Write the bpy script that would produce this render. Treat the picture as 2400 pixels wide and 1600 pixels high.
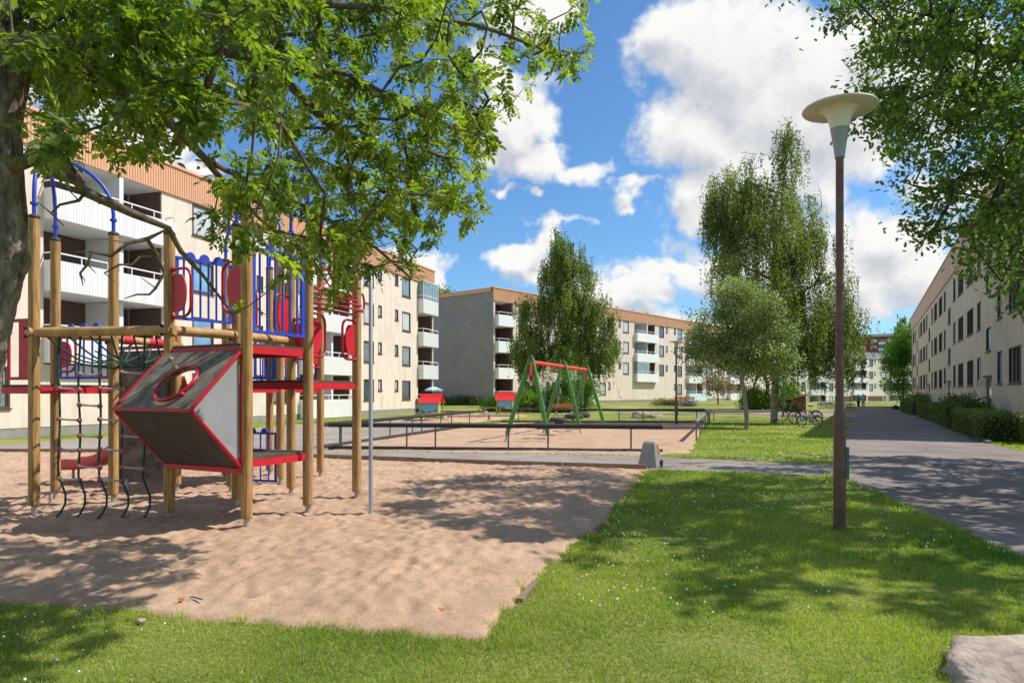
import bpy, bmesh, math, random
import numpy as np
from mathutils import Vector, Matrix, noise

# ------------------------------------------------------------------ scene, camera, light
scene = bpy.context.scene
for o in list(bpy.data.objects):
    bpy.data.objects.remove(o)
F, HY, H = 1600.0, 919.0, 1.65            # focal length in photo pixels, horizon row, eye height

cam_data = bpy.data.cameras.new('camera')
cam_data.lens = 24.0
cam_data.sensor_width = 36.0
cam_data.shift_y = (HY - 800.0) / 2400.0
cam_data.clip_start = 0.05
cam_data.clip_end = 6000.0
cam = bpy.data.objects.new('camera', cam_data)
scene.collection.objects.link(cam)
cam.location = (0, 0, H)
cam.rotation_euler = (math.radians(90), 0, 0)
scene.camera = cam

SUN_AZ = math.radians(81.5)               # from +Y towards +X
SUN_EL = math.radians(52.0)
to_sun = Vector((math.sin(SUN_AZ) * math.cos(SUN_EL), math.cos(SUN_AZ) * math.cos(SUN_EL), math.sin(SUN_EL)))
sun_data = bpy.data.lights.new('sun', 'SUN')
sun_data.energy = 5.0
sun_data.angle = math.radians(0.53)
sun_data.color = (1.0, 0.965, 0.905)
sun = bpy.data.objects.new('sun', sun_data)
scene.collection.objects.link(sun)
sun.location = (60, 10, 80)
sun.rotation_euler = (-to_sun).to_track_quat('-Z', 'Y').to_euler()

scene.view_settings.view_transform = 'Standard'
scene.view_settings.look = 'None'
scene.view_settings.exposure = 0.10
scene.view_settings.gamma = 1.0
scene.view_settings.use_curve_mapping = False
scene.cycles.use_denoising = True
scene.cycles.max_bounces = 5
scene.cycles.diffuse_bounces = 3
scene.cycles.glossy_bounces = 2
scene.cycles.transmission_bounces = 4
scene.cycles.transparent_max_bounces = 6
scene.cycles.sample_clamp_indirect = 6.0


def srgb(r, g, b):
    def c(u):
        u /= 255.0
        return u / 12.92 if u <= 0.04045 else ((u + 0.055) / 1.055) ** 2.4
    return (c(r), c(g), c(b), 1.0)


# cumulus in the sky: (column, row, half width, half height, weight) as directions from the camera
CLOUDS = [
    (1590, 60, 130, 120, 1.1), (1740, 150, 260, 220, 1.5), (1890, 260, 290, 220, 1.5), (1640, 330, 170, 150, 1.2), (2130, 170, 270, 210, 1.3), (1790, 430, 200, 160, 1.3), (1640, 470, 110, 80, .9), (2250, 450, 150, 100, .9),
    (2060, 570, 240, 110, 1.2), (1930, 660, 300, 130, 1.4), (2140, 650, 170, 110, 1.2), (1740, 620, 200, 130, 1.2), (1580, 640, 150, 50, .9), (1480, 690, 110, 50, 1.0), (1900, 480, 110, 140, 1.0),
    (1190, 290, 120, 130, 1.3), (1290, 375, 120, 70, 1.2), (1390, 410, 85, 46, 1.0), (1150, 180, 80, 110, .9), (1240, 20, 85, 80, 1.1), (1185, 447, 40, 26, .8), (1265, 455, 50, 28, .8), (1500, 455, 70, 20, .6),
    (1215, 600, 105, 66, 1.3), (1295, 570, 60, 50, 1.0), (1025, 630, 80, 84, 1.3), (960, 600, 60, 60, 1.0), (1300, 645, 160, 36, .7), (1330, 525, 60, 22, .5),
    (300, 330, 200, 120, 1.3), (120, 130, 180, 120, 1.2), (420, 420, 130, 80, 1.1), (-200, 250, 300, 200, 1.0), (2600, 300, 300, 220, 1.0), (1700, 760, 260, 60, .8), (700, 760, 300, 60, .8), (2080, 370, 60, 60, .5),
]


def build_world():
    world = bpy.data.worlds.new('World')
    scene.world = world
    world.use_nodes = True
    # group: direction -> cloud coverage
    g = bpy.data.node_groups.new('cloud_field', 'ShaderNodeTree')
    g.interface.new_socket('Vector', in_out='INPUT', socket_type='NodeSocketVector')
    g.interface.new_socket('Value', in_out='OUTPUT', socket_type='NodeSocketFloat')
    N, L = g.nodes, g.links

    def math_(op, a, b=None, clamp=False):
        m = N.new('ShaderNodeMath'); m.operation = op; m.use_clamp = clamp
        for i, s in enumerate((a, b)):
            if s is None:
                continue
            if isinstance(s, (int, float)):
                m.inputs[i].default_value = s
            else:
                L.new(s, m.inputs[i])
        return m.outputs[0]

    def vmath(op, a, b=None):
        m = N.new('ShaderNodeVectorMath'); m.operation = op
        for i, s in enumerate((a, b)):
            if s is None:
                continue
            if isinstance(s, tuple):
                m.inputs[i].default_value = s
            else:
                L.new(s, m.inputs[i])
        return m.outputs['Value'] if op == 'LENGTH' else m.outputs[0]

    def noise_(vec, scale, detail, rough, lac=2.0):
        n = N.new('ShaderNodeTexNoise')
        n.inputs['Scale'].default_value = scale
        n.inputs['Detail'].default_value = detail
        n.inputs['Roughness'].default_value = rough
        n.inputs['Lacunarity'].default_value = lac
        L.new(vec, n.inputs['Vector'])
        return n

    gi = N.new('NodeGroupInput'); go = N.new('NodeGroupOutput')
    d = vmath('NORMALIZE', gi.outputs[0])
    sx = N.new('ShaderNodeSeparateXYZ'); L.new(d, sx.inputs[0])
    yy = math_('MAXIMUM', sx.outputs[1], 0.1)
    cx = N.new('ShaderNodeCombineXYZ')
    L.new(math_('DIVIDE', sx.outputs[0], yy), cx.inputs[0])
    L.new(math_('DIVIDE', sx.outputs[2], yy), cx.inputs[2])
    w1 = noise_(d, 9.0, 4.0, 0.55)
    warp = vmath('MULTIPLY', vmath('SUBTRACT', w1.outputs['Color'], (0.5, 0.5, 0.5)), (0.20, 0.0, 0.17))
    p = vmath('ADD', cx.outputs[0], warp)
    field = None
    for (px, py, rx, ry, w) in CLOUDS:
        c = ((px - 1200) / F, 0.0, (HY - py) / F)
        q = vmath('MULTIPLY', vmath('SUBTRACT', p, c), (F / rx, 0.0, F / ry))
        v = math_('MULTIPLY', math_('SUBTRACT', 1.0, vmath('LENGTH', q)), w)
        field = v if field is None else math_('MAXIMUM', field, v)
    field = math_('MAXIMUM', field, -0.7)
    gen = math_('ADD', math_('MULTIPLY', math_('SUBTRACT', noise_(d, 2.4, 3.0, 0.5).outputs['Fac'], 0.5), 3.2), 0.0)
    mr = N.new('ShaderNodeMapRange'); mr.interpolation_type = 'SMOOTHSTEP'
    mr.inputs['From Min'].default_value = 0.42; mr.inputs['From Max'].default_value = 0.62
    L.new(sx.outputs[1], mr.inputs['Value'])
    mx = N.new('ShaderNodeMix'); mx.data_type = 'FLOAT'
    L.new(mr.outputs[0], mx.inputs[0]); L.new(gen, mx.inputs[2]); L.new(field, mx.inputs[3])
    fb = math_('MULTIPLY', math_('SUBTRACT', noise_(d, 13.0, 9.0, 0.66).outputs['Fac'], 0.5), 1.5)
    fb2 = math_('MULTIPLY', math_('SUBTRACT', noise_(d, 5.0, 3.0, 0.5).outputs['Fac'], 0.5), 0.55)
    L.new(math_('ADD', math_('ADD', mx.outputs[0], fb), fb2), go.inputs[0])

    nt = world.node_tree
    N, L = nt.nodes, nt.links
    for n in list(N):
        N.remove(n)
    tc = N.new('ShaderNodeTexCoord')
    dd = vmath('NORMALIZE', tc.outputs['Generated'])

    def field_at(v):
        n = N.new('ShaderNodeGroup'); n.node_tree = g
        L.new(v, n.inputs[0])
        return n.outputs[0]

    f0 = field_at(dd)
    f1 = field_at(vmath('ADD', dd, (0.014, 0.0, 0.034)))
    al = N.new('ShaderNodeMapRange'); al.interpolation_type = 'SMOOTHSTEP'
    al.inputs['From Min'].default_value = 0.0; al.inputs['From Max'].default_value = 0.55
    L.new(f0, al.inputs['Value'])
    lit = math_('ADD', math_('MULTIPLY', math_('SUBTRACT', f0, f1), 0.9), 0.72, clamp=True)
    thick = N.new('ShaderNodeMapRange')
    thick.inputs['From Min'].default_value = 0.25; thick.inputs['From Max'].default_value = 1.2
    thick.inputs['To Min'].default_value = 0.0; thick.inputs['To Max'].default_value = 0.34
    L.new(f1, thick.inputs['Value'])
    lit2 = math_('SUBTRACT', lit, thick.outputs[0], clamp=True)
    cc = N.new('ShaderNodeMix'); cc.data_type = 'RGBA'
    cc.inputs[6].default_value = (7.9, 8.3, 9.1, 1); cc.inputs[7].default_value = (13.0, 12.9, 12.6, 1)
    L.new(lit2, cc.inputs[0])
    sky = N.new('ShaderNodeTexSky')
    sky.sky_type = 'NISHITA'
    sky.sun_disc = False
    sky.sun_elevation = SUN_EL
    sky.sun_rotation = SUN_AZ
    sky.altitude = 100.0
    sky.air_density = 1.0
    sky.dust_density = 0.6
    sky.ozone_density = 2.5
    mix = N.new('ShaderNodeMix'); mix.data_type = 'RGBA'
    L.new(al.outputs[0], mix.inputs[0])
    gain = N.new('ShaderNodeMix'); gain.data_type = 'RGBA'; gain.blend_type = 'MULTIPLY'; gain.inputs[0].default_value = 1.0
    gain.inputs[7].default_value = (1.15, 1.72, 2.15, 1)
    L.new(sky.outputs[0], gain.inputs[6])
    L.new(gain.outputs[2], mix.inputs[6]); L.new(cc.outputs[2], mix.inputs[7])
    bg = N.new('ShaderNodeBackground'); bg.inputs['Strength'].default_value = 0.070
    L.new(mix.outputs[2], bg.inputs['Color'])
    world.cycles.sampling_method = 'MANUAL'
    world.cycles.sample_map_resolution = 512
    out = N.new('ShaderNodeOutputWorld')
    L.new(bg.outputs[0], out.inputs['Surface'])


build_world()

# ------------------------------------------------------------------ helpers
rng = np.random.default_rng(11)
random.seed(5)
COL = scene.collection
FR = {}                                    # frame of every object that may carry parts


def tag(o, label=None, cat=None, group=None, kind=None):
    if label: o['label'] = label
    if cat: o['category'] = cat
    if group: o['group'] = group
    if kind: o['kind'] = kind
    return o


def thing(name, label, cat, loc=(0, 0, 0), rz=0.0, group=None):
    o = bpy.data.objects.new(name, None)
    o.empty_display_size = 0.2
    COL.objects.link(o)
    o.location = loc
    o.rotation_euler = (0, 0, rz)
    FR[o] = Matrix.Translation(Vector(loc)) @ Matrix.Rotation(rz, 4, 'Z')
    return tag(o, label, cat, group)


def link(name, mesh, material, parent=None, loc=None, rot=None, scale=None):
    o = bpy.data.objects.new(name, mesh)
    COL.objects.link(o)
    if material is not None and len(mesh.materials) == 0:
        mesh.materials.append(material)
    if parent is not None:
        o.parent = parent
    m = Matrix.Identity(4)
    if loc is not None:
        o.location = loc; m = Matrix.Translation(Vector(loc))
    if rot is not None:
        o.rotation_euler = rot
        m = m @ o.rotation_euler.to_matrix().to_4x4()
    if scale is not None:
        o.scale = scale
    FR[o] = (FR[parent] @ m) if parent is not None else m
    return o


def frame_from_dir(d):
    d = Vector(d).normalized()
    a = Vector((0, 0, 1)) if abs(d.z) < 0.95 else Vector((1, 0, 0))
    x = d.cross(a).normalized()
    return x, x.cross(d).normalized(), d


class MB:
    """collects shapes and links them as one mesh"""

    def __init__(s):
        s.v, s.f, s.sm = [], [], []

    def add(s, vs, fs, smooth=False):
        b = len(s.v)
        s.v.extend([tuple(p) for p in vs])
        s.f.extend([tuple(i + b for i in f) for f in fs])
        s.sm.extend([smooth] * len(fs))
        return s

    def box(s, x0, x1, y0, y1, z0, z1):
        return s.add([(x0, y0, z0), (x1, y0, z0), (x1, y1, z0), (x0, y1, z0), (x0, y0, z1), (x1, y0, z1), (x1, y1, z1), (x0, y1, z1)],
                     [(0, 3, 2, 1), (4, 5, 6, 7), (0, 1, 5, 4), (1, 2, 6, 5), (2, 3, 7, 6), (3, 0, 4, 7)])

    def obox(s, c, ax, ay, az):
        """box from centre and three half axes"""
        c, ax, ay, az = Vector(c), Vector(ax), Vector(ay), Vector(az)
        vs = [c + sx * ax + sy * ay + sz * az for sz in (-1, 1) for sx, sy in ((-1, -1), (1, -1), (1, 1), (-1, 1))]
        return s.add(vs, [(0, 3, 2, 1), (4, 5, 6, 7), (0, 1, 5, 4), (1, 2, 6, 5), (2, 3, 7, 6), (3, 0, 4, 7)])

    def bar(s, a, b, w, h, up=(0, 0, 1)):
        """rectangular bar between two points, w wide, h high"""
        a, b = Vector(a), Vector(b)
        d = (b - a)
        L_ = d.length
        d.normalize()
        side = d.cross(Vector(up))
        if side.length < 1e-4:
            side = d.cross(Vector((1, 0, 0)))
        side.normalize()
        u = side.cross(d).normalized()
        return s.obox((a + b) / 2, d * L_ / 2, side * w / 2, u * h / 2)

    def tube(s, pts, r, n=8, cap=True, smooth=True, closed=False):
        pts = [Vector(p) for p in pts]
        m = len(pts)
        rs = r if isinstance(r, (list, tuple)) else [r] * m
        vs, fs = [], []
        x = None
        for i, p in enumerate(pts):
            if closed:
                d = pts[(i + 1) % m] - pts[i - 1]
            else:
                d = pts[min(i + 1, m - 1)] - pts[max(i - 1, 0)]
            if d.length < 1e-7:
                d = Vector((0, 0, 1))
            d.normalize()
            if x is None:
                x, y, _ = frame_from_dir(d)
                y = d.cross(x)
            else:
                x = (x - d * x.dot(d))
                if x.length < 1e-5:
                    x, y, _ = frame_from_dir(d)
                x.normalize()
                y = d.cross(x)
            for k in range(n):
                a = 2 * math.pi * k / n
                vs.append(p + (x * math.cos(a) + y * math.sin(a)) * rs[i])
        for i in range(m if closed else m - 1):
            for k in range(n):
                j = (i + 1) % m
                fs.append((i * n + k, i * n + (k + 1) % n, j * n + (k + 1) % n, j * n + k))
        b = len(s.v)
        s.add(vs, fs, smooth)
        if cap and not closed:
            s.add(vs[:n], [tuple(range(n))[::-1]])
            s.add(vs[(m - 1) * n:], [tuple(range(n))])
        return s

    def lathe(s, prof, n=16, o=(0, 0, 0), M=None, smooth=True):
        vs, fs = [], []
        for (r, z) in prof:
            for k in range(n):
                a = 2 * math.pi * k / n
                p = Vector((r * math.cos(a), r * math.sin(a), z))
                if M is not None:
                    p = M @ p
                vs.append(p + Vector(o))
        for i in range(len(prof) - 1):
            for k in range(n):
                fs.append((i * n + k, i * n + (k + 1) % n, (i + 1) * n + (k + 1) % n, (i + 1) * n + k))
        return s.add(vs, fs, smooth)

    def prism(s, poly, n):
        """extrude a planar polygon of 3D points by vector n"""
        poly = [Vector(p) for p in poly]
        n = Vector(n)
        m = len(poly)
        fs = [tuple(range(m))[::-1], tuple(range(m, 2 * m))]
        fs += [(i, (i + 1) % m, m + (i + 1) % m, m + i) for i in range(m)]
        return s.add(poly + [p + n for p in poly], fs)

    def sphere(s, c, r, n=8, m=6, sz=1.0):
        prof = [(max(1e-4, r * math.sin(math.pi * i / m)), -r * sz * math.cos(math.pi * i / m)) for i in range(m + 1)]
        return s.lathe(prof, n, c)

    def sweep(s, pts, prof, smooth=False, side=None):
        """sweep a profile (lateral, up) along a path; side fixed horizontal"""
        pts = [Vector(p) for p in pts]
        vs, fs = [], []
        k = len(prof)
        for i, p in enumerate(pts):
            d = (pts[min(i + 1, len(pts) - 1)] - pts[max(i - 1, 0)]).normalized()
            sd = Vector(side) if side is not None else d.cross(Vector((0, 0, 1))).normalized()
            up = sd.cross(d).normalized()
            for (a, b) in prof:
                vs.append(p + sd * a + up * b)
        for i in range(len(pts) - 1):
            for j in range(k - 1):
                fs.append((i * k + j, i * k + j + 1, (i + 1) * k + j + 1, (i + 1) * k + j))
        return s.add(vs, fs, smooth)

    def mesh(s, name, frame=None):
        me = bpy.data.meshes.new(name)
        if frame is not None:
            inv = frame.inverted()
            vs = [tuple(inv @ Vector(p)) for p in s.v]
        else:
            vs = s.v
        me.from_pydata(vs, [], s.f)
        me.polygons.foreach_set('use_smooth', s.sm)
        me.update()
        return me

    def build(s, name, material, parent=None, world=False):
        fr = FR[parent] if (world and parent is not None) else None
        return link(name, s.mesh(name, fr), material, parent)

    def solo(s, name, material, loc=None):
        """top-level mesh object with its origin at loc (verts given in world space)"""
        loc = Vector(loc) if loc is not None else Vector(s.v[0])
        o = link(name, s.mesh(name, Matrix.Translation(loc)), material, None, loc)
        return o


def np_mesh(name, verts, faces, smooth=False):
    """verts (N,3), faces (M,k) arrays"""
    me = bpy.data.meshes.new(name)
    M_, k = faces.shape
    me.vertices.add(len(verts)); me.vertices.foreach_set('co', np.ascontiguousarray(verts, dtype=np.float32).ravel())
    me.loops.add(M_ * k); me.loops.foreach_set('vertex_index', np.ascontiguousarray(faces, dtype=np.int32).ravel())
    me.polygons.add(M_)
    me.polygons.foreach_set('loop_start', np.arange(0, M_ * k, k, dtype=np.int32))
    me.polygons.foreach_set('loop_total', np.full(M_, k, dtype=np.int32))
    me.polygons.foreach_set('use_smooth', np.full(M_, smooth, dtype=bool))
    me.update(calc_edges=True)
    return me


def unit(a):
    return a / np.maximum(np.linalg.norm(a, axis=-1, keepdims=True), 1e-9)


def scatter(P, A, Nn, size, tv, tf):
    """template (verts x=side y=along z=normal, faces) placed at P with along axis A and rough normal Nn"""
    A = unit(A)
    S = unit(np.cross(A, Nn))
    Nn = np.cross(S, A)
    sz = np.broadcast_to(np.asarray(size, dtype=float), (len(P),))[:, None, None]
    V = P[:, None, :] + sz * (tv[None, :, 0:1] * S[:, None, :] + tv[None, :, 1:2] * A[:, None, :] + tv[None, :, 2:3] * Nn[:, None, :])
    k = tv.shape[0]
    Fc = tf[None] + (np.arange(len(P)) * k)[:, None, None]
    return V.reshape(-1, 3), Fc.reshape(-1, tf.shape[1])


LEAF_V = np.array([(0, 0, 0), (-.33, .45, .07), (0, .5, -.02), (.33, .45, .07), (0, 1, -.05)], float)
LEAF_F = np.array([(0, 2, 1), (0, 3, 2), (1, 2, 4), (2, 3, 4)])
DIAM_V = np.array([(0, 0, 0), (-.36, .5, .06), (.36, .5, .06), (0, 1, -.04)], float)
DIAM_F = np.array([(0, 2, 1), (1, 2, 3)])


def S01(t):
    t = min(1.0, max(0.0, t))
    return t * t * (3 - 2 * t)


def gz(x, y):
    """height of the terrain: flat around the playground, a little up towards the middle house, a little down along the path"""
    if y < 38:
        return 0.0
    r = x / y
    return 0.30 * S01((y - 57) / 13) * S01((.42 - r) / .10) - 0.35 * S01((y - 38) / 42) * S01((r - .36) / .08)


def gp(px, py):
    """photo pixel on the ground -> world point"""
    h = 0.0
    for _ in range(6):
        z = F * (H - h) / (py - HY)
        x = (px - 1200) / F * z
        h = gz(x, z)
    return Vector((x, z, h))


def at(px, py, depth):
    return Vector(((px - 1200) / F * depth, depth, H + (HY - py) * depth / F))


def inside(poly, P):
    poly = np.asarray(poly, float)
    x, y = P[:, 0], P[:, 1]
    r = np.zeros(len(P), bool)
    j = len(poly) - 1
    for i in range(len(poly)):
        xi, yi, xj, yj = *poly[i], *poly[j]
        c = ((yi > y) != (yj > y)) & (x < (xj - xi) * (y - yi) / (yj - yi + 1e-12) + xi)
        r ^= c
        j = i
    return r


def dist_poly(poly, P):
    """distance to the outline"""
    poly = np.asarray(poly, float)
    best = np.full(len(P), 1e9)
    for i in range(len(poly)):
        a, b = poly[i], poly[(i + 1) % len(poly)]
        ab = b - a
        t = np.clip(((P - a) @ ab) / (ab @ ab + 1e-12), 0, 1)
        best = np.minimum(best, np.linalg.norm(P - (a + t[:, None] * ab), axis=1))
    return best


# ------------------------------------------------------------------ materials
MAT = {}


def pm(name, col, rough=0.6, var=0.12, scale=6.0, bump=0.0, bscale=60.0, metal=0.0, spec=0.4, col2=None, det=4.0, stretch=None, bdist=0.01):
    m = bpy.data.materials.new(name)
    m.use_nodes = True
    N, L = m.node_tree.nodes, m.node_tree.links
    b = N['Principled BSDF']
    b.inputs['Roughness'].default_value = rough
    b.inputs['Metallic'].default_value = metal
    b.inputs['Specular IOR Level'].default_value = spec
    tc = N.new('ShaderNodeTexCoord')
    vec = tc.outputs['Object']
    if stretch is not None:
        mp = N.new('ShaderNodeMapping'); mp.inputs['Scale'].default_value = stretch
        L.new(vec, mp.inputs['Vector']); vec = mp.outputs[0]
    n = N.new('ShaderNodeTexNoise')
    n.inputs['Scale'].default_value = scale; n.inputs['Detail'].default_value = det; n.inputs['Roughness'].default_value = 0.62
    L.new(vec, n.inputs['Vector'])
    cr = N.new('ShaderNodeValToRGB')
    cr.color_ramp.elements[0].position = 0.3; cr.color_ramp.elements[1].position = 0.7
    a = col if col2 is None else col2
    c0 = [a[i] * (1 - var) for i in range(3)] + [1]
    c1 = [min(1, col[i] * (1 + var)) for i in range(3)] + [1]
    cr.color_ramp.elements[0].color = c0; cr.color_ramp.elements[1].color = c1
    L.new(n.outputs['Fac'], cr.inputs[0])
    L.new(cr.outputs[0], b.inputs['Base Color'])
    if bump > 0:
        n2 = N.new('ShaderNodeTexNoise'); n2.inputs['Scale'].default_value = bscale; n2.inputs['Detail'].default_value = 3.0
        L.new(vec, n2.inputs['Vector'])
        bp = N.new('ShaderNodeBump'); bp.inputs['Strength'].default_value = bump; bp.inputs['Distance'].default_value = bdist
        L.new(n2.outputs['Fac'], bp.inputs['Height'])
        L.new(bp.outputs[0], b.inputs['Normal'])
    MAT[name] = m
    return m


def leafmat(name, c_dark, c_light, trans=0.4, rough=0.45, clump=0.7, tcol=None):
    m = bpy.data.materials.new(name)
    m.use_nodes = True
    N, L = m.node_tree.nodes, m.node_tree.links
    b = N['Principled BSDF']; out = N['Material Output']
    b.inputs['Roughness'].default_value = rough
    b.inputs['Specular IOR Level'].default_value = 0.4
    geo = N.new('ShaderNodeNewGeometry')
    tc = N.new('ShaderNodeTexCoord')
    n = N.new('ShaderNodeTexNoise'); n.inputs['Scale'].default_value = clump; n.inputs['Detail'].default_value = 2.0
    L.new(tc.outputs['Object'], n.inputs['Vector'])
    ad = N.new('ShaderNodeMath'); ad.operation = 'ADD'
    ml = N.new('ShaderNodeMath'); ml.operation = 'MULTIPLY'; ml.inputs[1].default_value = 0.55
    L.new(geo.outputs['Random Per Island'], ml.inputs[0])
    L.new(ml.outputs[0], ad.inputs[0])
    ml2 = N.new('ShaderNodeMath'); ml2.operation = 'MULTIPLY_ADD'; ml2.inputs[1].default_value = 1.6; ml2.inputs[2].default_value = -0.55
    L.new(n.outputs['Fac'], ml2.inputs[0]); L.new(ml2.outputs[0], ad.inputs[1])
    mix = N.new('ShaderNodeMix'); mix.data_type = 'RGBA'
    mix.inputs[6].default_value = c_dark; mix.inputs[7].default_value = c_light
    L.new(ad.outputs[0], mix.inputs[0])
    L.new(mix.outputs[2], b.inputs['Base Color'])
    tr = N.new('ShaderNodeBsdfTranslucent')
    if tcol is None:
        gm = N.new('ShaderNodeMix'); gm.data_type = 'RGBA'; gm.blend_type = 'MULTIPLY'; gm.inputs[0].default_value = 1.0
        gm.inputs[7].default_value = (1.6, 1.7, 0.55, 1)
        L.new(mix.outputs[2], gm.inputs[6]); L.new(gm.outputs[2], tr.inputs[0])
    else:
        tr.inputs[0].default_value = tcol
    ms = N.new('ShaderNodeMixShader'); ms.inputs[0].default_value = trans
    L.new(b.outputs[0], ms.inputs[1]); L.new(tr.outputs[0], ms.inputs[2])
    L.new(ms.outputs[0], out.inputs['Surface'])
    MAT[name] = m
    return m


def streaks(name, lo=.86):
    m = MAT[name]
    N, L = m.node_tree.nodes, m.node_tree.links
    b = N['Principled BSDF']
    src = b.inputs['Base Color'].links[0].from_socket
    tc = N.new('ShaderNodeTexCoord'); mp = N.new('ShaderNodeMapping'); mp.inputs['Scale'].default_value = (1.4, 1.4, .16)
    L.new(tc.outputs['Object'], mp.inputs['Vector'])
    n = N.new('ShaderNodeTexNoise'); n.inputs['Scale'].default_value = 1.5; n.inputs['Detail'].default_value = 8; n.inputs['Roughness'].default_value = .7
    L.new(mp.outputs[0], n.inputs['Vector'])
    r = N.new('ShaderNodeValToRGB'); r.color_ramp.elements[0].position = .32; r.color_ramp.elements[1].position = .55
    r.color_ramp.elements[0].color = (lo, lo * .98, lo * .95, 1); r.color_ramp.elements[1].color = (1.02, 1.02, 1.02, 1)
    L.new(n.outputs['Fac'], r.inputs[0])
    x = N.new('ShaderNodeMix'); x.data_type = 'RGBA'; x.blend_type = 'MULTIPLY'; x.inputs[0].default_value = 1
    L.new(src, x.inputs[6]); L.new(r.outputs[0], x.inputs[7]); L.new(x.outputs[2], b.inputs['Base Color'])


def glassmat(name, col, rough=0.06, var=0.3):
    m = pm(name, col, rough=rough, var=var, scale=1.3, spec=0.9)
    return m


# walls and roofs
pm('stucco', srgb(226, 210, 192), 0.92, 0.06, 1.1, 0.5, 45, spec=0.15, bdist=.012)
pm('stucco_shade_side', srgb(232, 211, 186), 0.92, 0.07, 0.9, 0.5, 45, spec=0.15, bdist=.012)  # warmer copy of stucco, bounce light on the shaded front put into the colour
pm('stucco_white', srgb(226, 217, 198), 0.92, 0.05, 0.9, 0.3, 40, spec=0.15)
for _n in ('stucco', 'stucco_shade_side', 'stucco_white'):
    streaks(_n)
pm('plinth', srgb(150, 144, 134), 0.95, 0.12, 3, 0.4, 60, spec=0.1)
pm('plinth_brown', srgb(120, 92, 80), 0.95, 0.1, 3, 0.3, 60, spec=0.1)
pm('fascia_orange', srgb(220, 168, 130), 0.55, 0.06, 0.8, spec=0.3)
pm('fascia_cap', srgb(228, 174, 138), 0.5, 0.06, 0.8, spec=0.3)
pm('fascia_grey', srgb(196, 192, 194), 0.6, 0.05, 0.8)
pm('roof_felt', srgb(70, 68, 66), 0.95, 0.1, 2)
pm('white_panel', srgb(238, 236, 230), 0.5, 0.03, 1.5, spec=0.3)
pm('pale_blue_panel', srgb(206, 228, 236), 0.4, 0.03, 1.5, spec=0.4)
pm('white_wall', srgb(226, 228, 228), 0.9, 0.03, 1.5, spec=0.15)
pm('rail_white', srgb(232, 232, 232), 0.4, 0.03, 3)
pm('brown_cladding', srgb(104, 80, 70), 0.75, 0.14, 4, 0.2, 30, stretch=(8, 8, .6))
pm('window_brown', srgb(92, 66, 56), 0.55, 0.12, 5)
pm('window_dark', srgb(62, 48, 44), 0.55, 0.12, 5)
pm('window_white', srgb(226, 226, 222), 0.5, 0.04, 5)
glassmat('pane_dark', srgb(70, 84, 92))
glassmat('pane_mid', srgb(128, 142, 146), 0.10)
glassmat('pane_curtain', srgb(198, 200, 196), 0.25, 0.12)
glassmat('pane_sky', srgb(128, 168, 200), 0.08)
glassmat('glazing', srgb(122, 146, 150), 0.05)
pm('door_brown', srgb(70, 50, 42), 0.6, 0.15, 5)


def brickmat(name, c1, c2, mortar, sat=.75, bw=0.25, rh=0.075):
    m = bpy.data.materials.new(name); m.use_nodes = True
    N, L = m.node_tree.nodes, m.node_tree.links
    b = N['Principled BSDF']; b.inputs['Roughness'].default_value = 0.95; b.inputs['Specular IOR Level'].default_value = 0.1
    tc = N.new('ShaderNodeTexCoord')
    sp = N.new('ShaderNodeSeparateXYZ'); L.new(tc.outputs['Object'], sp.inputs[0])
    ad = N.new('ShaderNodeMath'); ad.operation = 'ADD'; L.new(sp.outputs[0], ad.inputs[0]); L.new(sp.outputs[1], ad.inputs[1])
    cb = N.new('ShaderNodeCombineXYZ'); L.new(ad.outputs[0], cb.inputs[0]); L.new(sp.outputs[2], cb.inputs[1])
    br = N.new('ShaderNodeTexBrick')
    br.inputs['Scale'].default_value = 1.0
    br.inputs['Brick Width'].default_value = bw; br.inputs['Row Height'].default_value = rh; br.inputs['Mortar Size'].default_value = 0.012
    br.inputs['Color1'].default_value = c1; br.inputs['Color2'].default_value = c2; br.inputs['Mortar'].default_value = mortar
    L.new(cb.outputs[0], br.inputs['Vector'])
    n = N.new('ShaderNodeTexNoise'); n.inputs['Scale'].default_value = 0.5; n.inputs['Detail'].default_value = 5
    L.new(tc.outputs['Object'], n.inputs['Vector'])
    mx = N.new('ShaderNodeMix'); mx.data_type = 'RGBA'; mx.blend_type = 'MULTIPLY'; mx.inputs[0].default_value = 0.45
    L.new(br.outputs['Color'], mx.inputs[6]); L.new(n.outputs['Color'], mx.inputs[7])
    hs = N.new('ShaderNodeHueSaturation'); hs.inputs['Saturation'].default_value = sat; hs.inputs['Value'].default_value = 1.25
    L.new(mx.outputs[2], hs.inputs['Color'])
    L.new(hs.outputs[0], b.inputs['Base Color'])
    bp = N.new('ShaderNodeBump'); bp.inputs['Strength'].default_value = 0.5; bp.inputs['Distance'].default_value = 0.01
    L.new(br.outputs['Fac'], bp.inputs['Height']); bp.invert = True
    L.new(bp.outputs[0], b.inputs['Normal'])
    MAT[name] = m


brickmat('brick_grey', srgb(166, 154, 154), srgb(146, 135, 136), srgb(170, 160, 158))
brickmat('brick_red', srgb(150, 62, 56), srgb(132, 52, 50), srgb(150, 96, 88), sat=1.0)

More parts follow.
